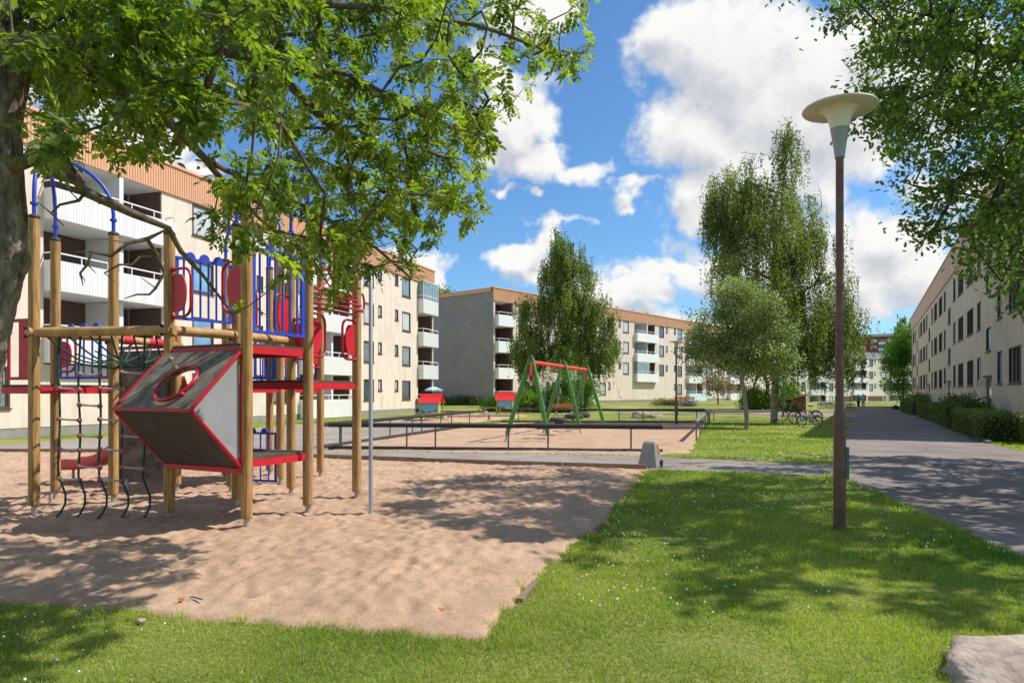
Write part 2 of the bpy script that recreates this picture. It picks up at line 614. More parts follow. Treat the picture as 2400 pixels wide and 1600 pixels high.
# ground
def groundmat(name, base, light, speck, sp_scale, patch, crack=False, bump=.5, bscale=200, bdist=.008):
    m = bpy.data.materials.new(name); m.use_nodes = True
    N, L = m.node_tree.nodes, m.node_tree.links
    b = N['Principled BSDF']; b.inputs['Roughness'].default_value = .95; b.inputs['Specular IOR Level'].default_value = .12
    tc = N.new('ShaderNodeTexCoord')

    def nz(scale, det, r=.65):
        n = N.new('ShaderNodeTexNoise'); n.inputs['Scale'].default_value = scale; n.inputs['Detail'].default_value = det; n.inputs['Roughness'].default_value = r
        L.new(tc.outputs['Object'], n.inputs['Vector']); return n.outputs['Fac']

    def ramp(s, p0, c0, p1_, c1):
        r = N.new('ShaderNodeValToRGB'); r.color_ramp.elements[0].position = p0; r.color_ramp.elements[1].position = p1_
        r.color_ramp.elements[0].color = c0; r.color_ramp.elements[1].color = c1
        L.new(s, r.inputs[0]); return r.outputs[0]

    def mul(a, c):
        x = N.new('ShaderNodeMix'); x.data_type = 'RGBA'; x.blend_type = 'MULTIPLY'; x.inputs[0].default_value = 1
        L.new(a, x.inputs[6]); L.new(c, x.inputs[7]); return x.outputs[2]
    col = ramp(nz(.7, 8), .32, base, .68, light)
    col = mul(col, ramp(nz(sp_scale, 5, .75), .34, (1 - speck, 1 - speck, 1 - speck, 1), .62, (1.05, 1.05, 1.05, 1)))
    col = mul(col, ramp(nz(patch, 6), .36, (.84, .83, .83, 1), .6, (1.04, 1.04, 1.03, 1)))
    if crack:
        v = N.new('ShaderNodeTexVoronoi'); v.feature = 'DISTANCE_TO_EDGE'; v.inputs['Scale'].default_value = .33
        w = N.new('ShaderNodeMix'); w.data_type = 'VECTOR'; w.inputs[0].default_value = .12
        nn = N.new('ShaderNodeTexNoise'); nn.inputs['Scale'].default_value = 1.6; nn.inputs['Detail'].default_value = 6
        L.new(tc.outputs['Object'], nn.inputs['Vector']); L.new(tc.outputs['Object'], w.inputs[4]); L.new(nn.outputs['Color'], w.inputs[5])
        L.new(w.outputs[1], v.inputs['Vector'])
        col = mul(col, ramp(v.outputs['Distance'], .0, (.55, .54, .53, 1), .008, (1, 1, 1, 1)))
    L.new(col, b.inputs['Base Color'])
    bp = N.new('ShaderNodeBump'); bp.inputs['Strength'].default_value = bump; bp.inputs['Distance'].default_value = bdist
    L.new(nz(bscale, 4), bp.inputs['Height']); L.new(bp.outputs[0], b.inputs['Normal'])
    MAT[name] = m


groundmat('sand', srgb(188, 153, 125), srgb(205, 172, 143), .28, 42, 1.6, bump=.8, bscale=120, bdist=.012)
groundmat('asphalt', srgb(148, 138, 129), srgb(164, 153, 143), .20, 55, .45, crack=True)
groundmat('asphalt_dark', srgb(134, 124, 117), srgb(152, 140, 132), .22, 55, .35, crack=True)
pm('edging_wood', srgb(140, 116, 96), 0.9, 0.2, 4, 0.3, 40, stretch=(1, 1, 4))
pm('kerb_stone', srgb(150, 142, 134), 0.9, 0.12, 5, 0.3, 40)
pm('soil', srgb(110, 90, 70), 0.97, 0.2, 3, 0.3, 40)


def lawnmat():
    m = bpy.data.materials.new('lawn'); m.use_nodes = True
    N, L = m.node_tree.nodes, m.node_tree.links
    b = N['Principled BSDF']; b.inputs['Roughness'].default_value = 0.85; b.inputs['Specular IOR Level'].default_value = 0.15
    tc = N.new('ShaderNodeTexCoord')

    def nz(scale, det, stretch=None):
        n = N.new('ShaderNodeTexNoise'); n.inputs['Scale'].default_value = scale; n.inputs['Detail'].default_value = det; n.inputs['Roughness'].default_value = .65
        L.new(tc.outputs['Object'], n.inputs['Vector']); return n
    big = nz(0.22, 5); fine = nz(26, 6)
    r1 = N.new('ShaderNodeValToRGB')
    r1.color_ramp.elements[0].position = .36; r1.color_ramp.elements[1].position = .64
    r1.color_ramp.elements[0].color = srgb(98, 124, 50); r1.color_ramp.elements[1].color = srgb(170, 164, 98)
    L.new(big.outputs['Fac'], r1.inputs[0])
    r2 = N.new('ShaderNodeValToRGB')
    r2.color_ramp.elements[0].position = .3; r2.color_ramp.elements[1].position = .72
    r2.color_ramp.elements[0].color = (.5, .52, .42, 1); r2.color_ramp.elements[1].color = (1.25, 1.2, 1.15, 1)
    L.new(fine.outputs['Fac'], r2.inputs[0])
    mx = N.new('ShaderNodeMix'); mx.data_type = 'RGBA'; mx.blend_type = 'MULTIPLY'; mx.inputs[0].default_value = 1
    L.new(r1.outputs[0], mx.inputs[6]); L.new(r2.outputs[0], mx.inputs[7])
    L.new(mx.outputs[2], b.inputs['Base Color'])
    bp = N.new('ShaderNodeBump'); bp.inputs['Strength'].default_value = 0.9; bp.inputs['Distance'].default_value = 0.03
    L.new(fine.outputs['Fac'], bp.inputs['Height']); L.new(bp.outputs[0], b.inputs['Normal'])
    MAT['lawn'] = m


lawnmat()
leafmat('grass_blade', srgb(84, 124, 36), srgb(176, 188, 86), trans=0.42, rough=0.5, clump=0.5)
leafmat('grass_dry', srgb(140, 134, 74), srgb(186, 172, 112), trans=0.3, rough=0.6, clump=1.0)
pm('clover_white', srgb(236, 234, 222), 0.8, 0.08, 30)
# plants
leafmat('rowan_leaf', srgb(50, 80, 38), srgb(150, 166, 62), trans=0.55, rough=0.38, clump=1.1)
leafmat('oak_leaf', srgb(48, 76, 36), srgb(116, 142, 60), trans=0.48, rough=0.4, clump=0.6)
leafmat('birch_leaf', srgb(62, 84, 42), srgb(146, 158, 84), trans=0.48, rough=0.45, clump=0.5)
leafmat('whitebeam_leaf', srgb(80, 106, 56), srgb(164, 176, 120), trans=0.34, rough=0.42, clump=0.9)
leafmat('bush_leaf', srgb(52, 80, 24), srgb(124, 148, 48), trans=0.3, rough=0.5, clump=0.9)
leafmat('light_leaf', srgb(84, 124, 30), srgb(140, 172, 54), trans=0.4, rough=0.45, clump=0.6)
leafmat('hedge_leaf', srgb(58, 80, 30), srgb(116, 134, 56), trans=0.25, rough=0.5, clump=0.8)
leafmat('green_leaf', srgb(58, 100, 30), srgb(104, 146, 50), trans=0.35, rough=0.45, clump=0.4)
leafmat('reddish_leaf', srgb(96, 80, 56), srgb(150, 132, 98), trans=0.3, rough=0.5, clump=0.9)
leafmat('ornamental_leaf', srgb(110, 128, 70), srgb(170, 176, 110), trans=0.3, rough=0.5, clump=1.2)
leafmat('lavender_leaf', srgb(104, 98, 110), srgb(150, 140, 150), trans=0.2, rough=0.6, clump=1.2)
pm('bark_rowan', srgb(146, 134, 122), 0.9, 0.35, 14, 1.0, 40, spec=0.15, col2=srgb(58, 48, 40), det=8, bdist=.03, stretch=(1, 1, .5))
pm('bark_twig', srgb(112, 98, 84), 0.85, 0.3, 30, 0.3, 90, spec=0.2, col2=srgb(80, 68, 58))
pm('bark_dark', srgb(92, 80, 68), 0.95, 0.35, 6, 0.8, 20, spec=0.1, col2=srgb(62, 52, 44), bdist=.03, stretch=(1, 1, .35))
pm('bark_birch', srgb(176, 166, 150), 0.9, 0.3, 4, 0.5, 16, spec=0.1, col2=srgb(64, 56, 50), det=6, bdist=.02, stretch=(.5, .5, 2))
pm('bark_pale', srgb(150, 138, 122), 0.9, 0.2, 6, 0.4, 20, spec=0.1)
# play equipment
pm('timber', srgb(188, 146, 90), 0.6, 0.24, 5, 0.15, 30, spec=0.35, col2=srgb(146, 110, 66), stretch=(7, 7, .6), det=9)
pm('timber_log', srgb(200, 158, 102), 0.6, 0.16, 6, 0.15, 30, spec=0.35, col2=srgb(166, 122, 72), det=6)
pm('timber_worn', srgb(186, 152, 108), 0.75, 0.2, 5, 0.2, 30, spec=0.25, col2=srgb(158, 116, 70), stretch=(6, 6, .5), det=6)
pm('cap_dark', srgb(70, 66, 66), 0.6, 0.1, 8)
pm('steel_leg', srgb(176, 170, 162), 0.55, 0.12, 10, metal=0.4)
pm('galvanised', srgb(178, 180, 184), 0.5, 0.08, 10, metal=0.5)
pm('red_paint', srgb(200, 36, 48), 0.42, 0.16, 5, spec=0.45, det=10)
pm('red_tube', srgb(176, 24, 40), 0.35, 0.06, 4, spec=0.5)
pm('blue_paint', srgb(52, 74, 186), 0.42, 0.14, 6, spec=0.45, det=10)
pm('ply_grey', srgb(132, 120, 106), 0.75, 0.25, 5, 0.2, 60, col2=srgb(92, 82, 72), det=8, stretch=(1, 1, 1))
pm('deck_dark', srgb(84, 74, 66), 0.8, 0.25, 6, 0.2, 50, det=7)
pm('hpl_grey', srgb(150, 150, 152), 0.5, 0.12, 3.5, det=10)
pm('rope_green', srgb(38, 76, 66), 0.85, 0.2, 40, 0.4, 120)
pm('rung_grey', srgb(178, 168, 164), 0.5, 0.08, 20)
pm('knob_red', srgb(172, 96, 92), 0.55, 0.12, 20)
pm('hold_beige', srgb(158, 142, 100), 0.8, 0.15, 15, 0.3, 60)
pm('slide_red', srgb(196, 84, 72), 0.4, 0.06, 4)
pm('swing_green', srgb(78, 136, 58), 0.5, 0.12, 5, spec=0.4)
pm('swing_red', srgb(222, 70, 56), 0.45, 0.06, 4)
pm('tyre', srgb(62, 64, 66), 0.85, 0.12, 12, 0.3, 60)
pm('rail_black', srgb(52, 46, 46), 0.7, 0.2, 5, 0.2, 30, stretch=(2, 2, 2))
pm('rail_grey', srgb(120, 116, 110), 0.75, 0.18, 5, 0.2, 30)
pm('post_steel', srgb(104, 102, 102), 0.5, 0.1, 8, metal=0.5)
pm('concrete', srgb(158, 152, 146), 0.93, 0.12, 5, 0.5, 50, spec=0.15, det=8)
pm('reflector_orange', srgb(220, 150, 60), 0.5, 0.1, 20)
pm('lamp_pole', srgb(116, 84, 70), 0.42, 0.14, 6, spec=0.4, col2=srgb(94, 68, 56))
pm('lamp_grey', srgb(150, 154, 158), 0.4, 0.04, 4, spec=0.45)
pm('lamp_white', srgb(226, 218, 202), 0.35, 0.03, 4, spec=0.4)
pm('lamp_brim', srgb(206, 196, 178), 0.45, 0.05, 4, spec=0.4)
pm('hatch_green', srgb(92, 104, 94), 0.6, 0.1, 6)
pm('rock', srgb(178, 162, 146), 0.9, 0.22, 4, 0.9, 14, spec=0.2, col2=srgb(142, 124, 110), det=10, bdist=.03)
pm('toy_red', srgb(228, 50, 48), 0.45, 0.05, 4)
pm('toy_blue', srgb(118, 176, 210), 0.5, 0.05, 4)
pm('toy_green', srgb(140, 190, 40), 0.5, 0.06, 4)
pm('toy_wood', srgb(196, 150, 108), 0.6, 0.1, 6)
pm('slide_blue', srgb(126, 158, 176), 0.4, 0.06, 4)
pm('bench_wood', srgb(204, 134, 74), 0.6, 0.15, 5)
pm('bench_white', srgb(222, 216, 206), 0.8, 0.05, 5)
pm('toy_bright_blue', srgb(40, 110, 210), 0.45, 0.05, 4)
pm('grill_dark', srgb(72, 66, 60), 0.6, 0.15, 8)
pm('grill_cover', srgb(100, 88, 76), 0.9, 0.2, 8, 0.4, 30)
pm('parasol_pale', srgb(206, 224, 234), 0.8, 0.12, 6, col2=srgb(130, 178, 206))
pm('parasol_pink', srgb(214, 84, 110), 0.8, 0.12, 10)
pm('shed_wood', srgb(132, 88, 62), 0.8, 0.2, 4, 0.2, 30, stretch=(8, 8, .5))
pm('shed_roof', srgb(98, 78, 58), 0.9, 0.15, 4)
pm('rubber_black', srgb(34, 34, 36), 0.8, 0.1, 20)
pm('bike_blue', srgb(44, 50, 170), 0.35, 0.05, 10)
pm('bike_red', srgb(134, 36, 46), 0.4, 0.08, 10)
pm('bike_dark', srgb(52, 52, 58), 0.4, 0.08, 10)
pm('bike_pale', srgb(176, 178, 182), 0.35, 0.06, 10, metal=0.4)
pm('skin', srgb(206, 160, 134), 0.6, 0.05, 10)
pm('cloth_teal', srgb(40, 150, 170), 0.9, 0.08, 14)
pm('cloth_black', srgb(36, 34, 38), 0.9, 0.08, 14)
pm('cloth_grey', srgb(150, 154, 150), 0.9, 0.08, 14)
pm('cloth_lightblue', srgb(186, 196, 208), 0.9, 0.08, 14)
pm('hair_pale', srgb(206, 190, 164), 0.8, 0.1, 30)
pm('hair_dark', srgb(70, 60, 54), 0.8, 0.1, 30)
pm('shoe_white', srgb(226, 224, 220), 0.7, 0.05, 10)
pm('bag_dark', srgb(44, 46, 60), 0.7, 0.2, 10)
pm('dry_leaf', srgb(178, 100, 50), 0.8, 0.2, 30)
pm('paint_white', srgb(206, 204, 200), 0.8, 0.15, 6)
pm('red_sleeve', srgb(206, 44, 52), 0.5, 0.1, 5)

# ------------------------------------------------------------------ ground
def graded(lo, hi, a, b, step, far):
    mid = list(np.arange(a, b + .01, step))
    left = [a - s for s in np.geomspace(step * 2, a - lo, far)][::-1]
    right = [b + s for s in np.geomspace(step * 2, hi - b, far)]
    return left + mid + right


SAND = [(2.9, 14.42), (1.94, 11.2), (1.22, 8.71), (.61, 7.08), (.34, 6.32), (.13, 5.70), (-.064, 4.87), (-.19, 4.60), (-.47, 4.5), (-1.17, 4.7),
        (-1.97, 4.81), (-2.62, 5.07), (-3.2, 5.17), (-3.93, 5.24), (-5.5, 5.7), (-9, 7.2), (-14.5, 9.5), (-14.5, 18.5), (-10.9, 18.25), (-4.6, 16.7), (-2, 15.85), (1.1, 14.87)]
PIT = [(-5.15, 19.4), (3.4, 17.75), (4.9, 18.6), (6.3, 23.2), (10.4, 36.4), (10.2, 36.9), (-.6, 36.9), (-1.7, 33.5), (-5.4, 20.9)]
TODDLER = [(-8.2, 42.5), (-6.4, 39.2), (-3.9, 37.6), (-2.2, 36.8), (-.8, 40.5), (1.2, 47.5), (.6, 50.5), (-3, 51), (-5.5, 48)]
CROSS = [(-30, 17.0), (-14.5, 18.55), (-10.9, 18.3), (-4.6, 16.75), (-2, 15.9), (1.1, 14.92), (2.76, 14.42), (4.3, 14.15), (6.7, 13.2), (7.6, 15.3), (5.05, 16.7),
         (3.4, 17.65), (-5.2, 19.35), (-5.55, 20.9), (-1.9, 33.6), (-4.2, 38.5), (-7.5, 41.0), (-10.1, 36.7), (-14.5, 24.4), (-16.3, 21.3), (-30, 20)]
MAIN = [(4.9, 5.0), (5.06, 6.75), (5.35, 8.15), (5.7, 10.1), (6.1, 12.2), (6.35, 13.3), (7.3, 15.4), (10.3, 21.3), (18.8, 38), (23.5, 38), (20, 31), (15.6, 22.4), (15.06, 21.3),
        (14.2, 19.2), (30, 12), (30, 6), (14, 8), (9, 1), (5.2, 2)]
BRANCH = [(23, 45), (29, 58), (20, 56), (8, 53.5), (8, 51.5), (18, 52), (19.5, 46.5), (21.8, 44.4)]


def ragged(Q):
    return np.array([.10 * noise.noise((x * 1.7, y * 1.7, .3)) + .06 * noise.noise((x * 6, y * 6, 4.3)) for x, y in Q])


def build_ground():
    xs = graded(-2500, 2500, -50, 110, 2.0, 14)
    ys = graded(-2500, 4000, -14, 180, 2.0, 14)
    V = [(x, y, gz(x, y)) for y in ys for x in xs]
    n = len(xs)
    Fc = [(j * n + i, j * n + i + 1, (j + 1) * n + i + 1, (j + 1) * n + i) for j in range(len(ys) - 1) for i in range(n - 1)]
    me = bpy.data.meshes.new('ground'); me.from_pydata(V, [], Fc); me.update()
    tag(link('ground', me, MAT['lawn']), kind='structure')

    def sheet(name, poly, z, m):
        mb = MB()
        mb.add([(x, y, gz(x, y) + z) for x, y in poly], [tuple(range(len(poly)))])
        tag(mb.build(name, MAT[m]), kind='structure')
    sheet('cross_path', CROSS, .006, 'asphalt')
    sheet('main_path', MAIN, .010, 'asphalt_dark')
    sheet('branch_path', BRANCH, .030, 'asphalt')
    mb = MB()
    yy = np.arange(37.9, 86, 1.0)
    vs, fs = [], []
    for i, y in enumerate(yy):
        for k, x in enumerate((18.8 + (y - 38) * .52, 23.5 + (y - 38) * .52)):
            vs.append((x, y, gz(x, y) + .016))
    fs = [(2 * i, 2 * i + 1, 2 * i + 3, 2 * i + 2) for i in range(len(yy) - 1)]
    mb.add(vs, fs)
    tag(mb.build('far_path', MAT['asphalt_dark']), kind='structure')
    # worn lines on the path
    for (a, b, c, d) in ((2115, 1031, 2160, 1031), (2200, 1034, 2245, 1035)):
        p, q = gp(a, b), gp(c, d)
        dd = (q - p).normalized(); nn = Vector((-dd.y, dd.x, 0)) * .05
        m2 = MB(); m2.add([p - nn + Vector((0, 0, .015)), q - nn + Vector((0, 0, .015)), q + nn + Vector((0, 0, .015)), p + nn + Vector((0, 0, .015))], [(0, 1, 2, 3)])
        tag(m2.build('painted_line', MAT['paint_white']), kind='structure')

    def sandbed(name, poly, step, amp, base=.075, dimples=0):
        P = np.array(poly)
        x0, y0 = P.min(0) - .2; x1, y1 = P.max(0) + .2
        gx, gy = np.arange(x0, x1, step), np.arange(y0, y1, step)
        X, Y = np.meshgrid(gx, gy)
        Q = np.stack([X.ravel(), Y.ravel()], 1)
        ins = inside(poly, Q)
        d = dist_poly(poly, Q)
        sd = np.where(ins, d, -d)
        near = np.abs(sd) < .5
        sd[near] += ragged(Q[near])
        t = np.clip(sd / .9, 0, 1); t = t * t * (3 - 2 * t)
        lip = np.clip((sd + .03) / .08, 0, 1)
        Z = np.full(len(Q), -.05)
        idx = np.where(sd > -.12)[0]
        for i in idx:
            x, y = Q[i]
            a = noise.noise((x * .55, y * .55, 3.1)) * .9
            b = noise.noise((x * 1.9, y * 1.9, 7.7))
            c = noise.noise((x * 5.6, y * 5.6, 1.3))
            e = noise.noise((x * 11, y * 11, 5.3))
            hgt = base + amp * (a * .9 + abs(b) * -.6 + .35 + (.5 - abs(c) * 1.9) * .7 + e * .5)
            Z[i] = -.045 + lip[i] * (.045 + .016 + (.16 + .84 * t[i]) * max(hgt - .01, 0.0))
        nx, ny = len(gx), len(gy)
        if dimples:
            Zg = Z.reshape(ny, nx); W_ = (lip * np.clip(sd / .4, 0, 1)).reshape(ny, nx)
            rr = np.random.default_rng(77)
            for _ in range(dimples):
                cx_, cy_ = rr.uniform(x0, x1), rr.uniform(y0, y1)
                a_ = rr.uniform(0, 6.28); la, lb = rr.uniform(.05, .12), rr.uniform(.04, .065); dep = rr.uniform(.004, .014)
                i0, j0 = int((cx_ - x0) / step), int((cy_ - y0) / step); k_ = int(.32 / step)
                sl = (slice(max(0, j0 - k_), j0 + k_ + 1), slice(max(0, i0 - k_), i0 + k_ + 1))
                dx, dy = X[sl] - cx_, Y[sl] - cy_
                u_, v_ = (dx * math.cos(a_) + dy * math.sin(a_)) / la, (-dx * math.sin(a_) + dy * math.cos(a_)) / lb
                q_ = u_ * u_ + v_ * v_
                Zg[sl] += W_[sl] * dep * (-np.exp(-q_) * 1.25 + .55 * np.exp(-(np.sqrt(q_) - 1.6) ** 2 * 3.5))
            Z = np.where(sd > .05, np.maximum(Zg.ravel(), .008), Zg.ravel())
        J, I = np.meshgrid(np.arange(ny - 1), np.arange(nx - 1), indexing='ij')
        f = np.stack([J * nx + I, J * nx + I + 1, (J + 1) * nx + I + 1, (J + 1) * nx + I], -1).reshape(-1, 4)
        keep = (sd[f] > -.12).any(1)
        me = np_mesh(name, np.column_stack([Q, Z]), f[keep], True)
        o = link(name, me, MAT['sand'])
        tag(o, kind='structure')
        return o
    sandbed('sandpit', SAND, .034, .040, .085, 9000)
    sandbed('swing_pit', PIT, .16, .020, .045)
    sandbed('toddler_pit', TODDLER, .3, .03, .06)


build_ground()


# timber edging of the sandpit, plank by plank
def planks(name, label, pts, length, w, h, m, cat='edging', part='plank', z0=0.0, gap=.012):
    root = thing(name, label, cat, (pts[0][0], pts[0][1], 0))
    P = [Vector((x, y, 0)) for x, y in pts]
    for a, b in zip(P[:-1], P[1:]):
        L_ = (b - a).length
        n = max(1, round(L_ / length))
        for k in range(n):
            p = a.lerp(b, k / n); q = a.lerp(b, (k + 1) / n)
            d = (q - p).normalized()
            j = random.uniform(-.012, .012)
            mb = MB()
            zc = z0 + h / 2 + random.uniform(-.008, .008)
            mb.bar(p + d * gap + Vector((0, j, zc)), q - d * gap + Vector((0, j, zc)), w, h)
            mb.build(part, MAT[m], root, world=True)
    return root


planks('sandpit_edging', 'weathered timber planks along the far edge of the near sandpit', [(-14, 18.42), (-10.9, 18.28), (-4.6, 16.73), (-2, 15.88), (1.1, 14.9), (2.85, 14.43)], 2.4, .06, .13, 'edging_wood')
planks('lawn_edging', 'sunken timber board end between the near sandpit and the right lawn', [(1.24, 8.8), (.98, 8.05)], .8, .045, .045, 'edging_wood')
planks('lawn_edging', 'half buried timber board at the near right corner of the sandpit', [(.20, 5.9), (.06, 5.35)], .6, .045, .04, 'edging_wood')
planks('path_kerb', 'low stone kerb along the hedge side of the right path', [(15.3, 21.9), (20.1, 31), (23.6, 38)], 1.0, .14, .09, 'kerb_stone', cat='kerb', part='kerb_stone')


# ------------------------------------------------------------------ apartment houses
WIN_CACHE = {}


def win_mesh(w, h, m, mull=()):
    key = (w, h, m, tuple(mull))
    if key not in WIN_CACHE:
        f = .07
        mb = MB()
        mb.box(-w / 2, -w / 2 + f, -.012, .09, 0, h).box(w / 2 - f, w / 2, -.012, .09, 0, h)
        mb.box(-w / 2 + f, w / 2 - f, -.010, .088, h - f, h).box(-w / 2 + f, w / 2 - f, -.010, .088, 0, f)
        for q in mull:
            mb.box(q - .035, q + .035, -.008, .086, f, h - f)
        s = .05
        mb.box(-w / 2 + f, -w / 2 + f + s, .02, .084, f, h - f).box(w / 2 - f - s, w / 2 - f, .02, .084, f, h - f)
        frame = mb.mesh('window'); frame.materials.append(MAT[m])
        sb = MB(); sb.box(-w / 2 - .04, w / 2 + .04, -.07, -.013, -.05, .0)
        sill = sb.mesh('sill'); sill.materials.append(MAT[m])
        panes = {}
        for k in ('pane_dark', 'pane_mid', 'pane_curtain', 'pane_sky'):
            pb = MB(); pb.add([(-w / 2 + f, .06, f), (w / 2 - f, .06, f), (w / 2 - f, .06, h - f), (-w / 2 + f, .06, h - f)], [(0, 1, 2, 3)])
            pane = pb.mesh('pane'); pane.materials.append(MAT[k]); panes[k] = pane
        WIN_CACHE[key] = (frame, sill, panes)
    return WIN_CACHE[key]


def put_window(root, x, z, w, h, m, rnd, mull=(), sill=True):
    fr, sl, panes = win_mesh(w, h, m, mull)
    o = link('window', fr, None, root, (x + w / 2, 0, z))
    k = rnd.choice(['pane_dark', 'pane_mid', 'pane_mid', 'pane_curtain', 'pane_sky'])
    link('pane', panes[k], None, o)
    if sill:
        link('sill', sl, None, o)


def wall_with_holes(x0, x1, z0, z1, holes, reveal=.10, y=0.0):
    """holes: (x0,x1,z0,z1,depth)"""
    mb = MB()
    xs = sorted({x0, x1, *[h[0] for h in holes], *[h[1] for h in holes]})
    zs = sorted({z0, z1, *[h[2] for h in holes], *[h[3] for h in holes]})
    xs = [x for x in xs if x0 <= x <= x1]; zs = [z for z in zs if z0 <= z <= z1]
    idx = {}
    vs, fs = [], []

    def vid(i, j):
        if (i, j) not in idx:
            idx[(i, j)] = len(vs); vs.append((xs[i], y, zs[j]))
        return idx[(i, j)]
    for i in range(len(xs) - 1):
        for j in range(len(zs) - 1):
            cx, cz = (xs[i] + xs[i + 1]) / 2, (zs[j] + zs[j + 1]) / 2
            if any(h[0] < cx < h[1] and h[2] < cz < h[3] for h in holes):
                continue
            fs.append((vid(i, j), vid(i + 1, j), vid(i + 1, j + 1), vid(i, j + 1)))
    mb.add(vs, fs)
    for (a, b, c, d, dep) in holes:
        a, b, c, d = max(a, x0), min(b, x1), max(c, z0), min(d, z1)
        mb.add([(a, y, c), (b, y, c), (b, y, d), (a, y, d), (a, y + dep, c), (b, y + dep, c), (b, y + dep, d), (a, y + dep, d)],
               [(0, 1, 5, 4), (1, 2, 6, 5), (2, 3, 7, 6), (3, 0, 4, 7)])
    return mb


BAL_CACHE = {}


def balcony_meshes(W, split, ribs, front, wh):
    key = (W, split, ribs, front)
    if key in BAL_CACHE:
        return BAL_CACHE[key]
    P = .5
    pb = MB()
    z0, z1 = -.13, 1.02
    pb.box(0, W, -P, -P + .05, z0, z1)
    pb.box(0, .05, -P + .05, -.003, z0, z1).box(W - .05, W, -P + .05, -.003, z0, z1)
    if ribs:
        x = .03
        while x < W - .06:
            pb.box(x, x + .055, -P - .016, -P - .001, z0 + .02, z1 - .02)
            x += .115
        yy = -P + .04
        while yy < -.07:
            pb.box(-.016, -.001, yy, yy + .055, z0 + .02, z1 - .02)
            yy += .115
    sl = MB(); sl.box(.055, W - .055, -P + .055, 1.98, -.12, -.0)
    rl = MB()
    zt = 1.28
    rl.box(.0, W, -P - .005, -P + .045, zt, zt + .05).box(.0, .045, -P + .045, -.01, zt, zt + .05).box(W - .045, W, -P + .045, -.01, zt, zt + .05)
    n = max(2, int(W / 1.15))
    for k in range(n + 1):
        x = .005 + (W - .045) * k / n
        rl.box(x, x + .035, -P + .005, -P + .04, z1 + .002, zt - .001)
    cl = MB()
    x = .12
    while x < wh - .25:
        cl.box(x, x + .13, 1.90, 1.94, .0, 2.58)
        x += .14
    cl.box(.05, wh - .05, 1.94, 1.98, 0, 2.58)
    x = .02
    while x < 1.8:                       # clad side wall at the far end
        cl.box(wh - .06, wh - .02, x, x + .13, .0, 2.58)
        x += .14
    d = MB()
    d.box(0, .9, 1.855, 1.895, .02, .09).box(0, .07, 1.855, 1.895, .09, 2.02).box(.83, .9, 1.855, 1.895, .09, 2.02).box(0, .9, 1.855, 1.895, 2.02, 2.10)
    dp = MB(); dp.add([(.07, 1.88, .09), (.83, 1.88, .09), (.83, 1.88, 2.02), (.07, 1.88, 2.02)], [(0, 1, 2, 3)])
    wn = MB(); wn.add([(0, 1.17, .75), (1.0, 1.17, .75), (1.0, 1.17, 2.1), (0, 1.17, 2.1)], [(0, 1, 2, 3)])
    pt = MB()
    if split:
        pt.box(split - .06, split + .06, .06, 1.89, .0, 2.58)
        pt.box(split - .10, split + .10, -.06, .06, .0, 2.58)
    gl = MB()
    r = dict(panel=pb.mesh('balcony'), slab=sl.mesh('floor_slab'), rail=rl.mesh('railing'), clad=cl.mesh('cladding'), door=d.mesh('door'), dpane=dp.mesh('pane'), part=pt.mesh('partition'))
    for k, m in (('panel', front), ('slab', 'white_wall'), ('rail', 'rail_white'), ('clad', 'brown_cladding'), ('door', 'window_white'), ('dpane', 'pane_dark'), ('part', 'white_wall')):
        r[k].materials.append(MAT[m])
    BAL_CACHE[key] = r
    return r


def put_balcony(root, x, floor, W, split, ribs=False, front='white_panel', wh=None, glazed=None, rnd=random):
    wh = wh or W - .3
    r = balcony_meshes(W, split, ribs, front, wh)
    o = link('balcony', r['panel'], None, root, (x, 0, floor))
    link('floor_slab', r['slab'], None, o)
    link('railing', r['rail'], None, o)
    link('cladding', r['clad'], None, o)
    link('door', r['door'], None, o, (.55, 0, 0))
    link('door_pane', r['dpane'], None, o, (.55, 0, 0))
    if split:
        link('partition', r['part'], None, o)
        link('door', r['door'], None, o, (split + .55, 0, 0))
        link('door_pane', r['dpane'], None, o, (split + .55, 0, 0))
    if glazed:
        a, b = glazed
        g = MB(); g.add([(a, -.47, 1.03), (b, -.47, 1.03), (b, -.47, 2.5), (a, -.47, 2.5)], [(0, 1, 2, 3)])
        g.add([(a + .01, -.46, 1.03), (a + .01, 0, 1.03), (a + .01, 0, 2.5), (a + .01, -.46, 2.5)], [(0, 1, 2, 3)])
        g.build('glazing', MAT['glazing'], o)
        b_ = MB(); n = max(2, round((b - a) / .5))
        for k in range(n + 1):
            q = a + (b - a) * k / n
            b_.box(q - .02, q + .02, -.50, -.475, 1.03, 2.5)
        b_.box(a, b, -.50, -.475, 2.5, 2.55)
        b_.build('glazing_bars', MAT['rail_white'], o)
    return o


SF, ST = .17, 2.72          # first floor level, storey height


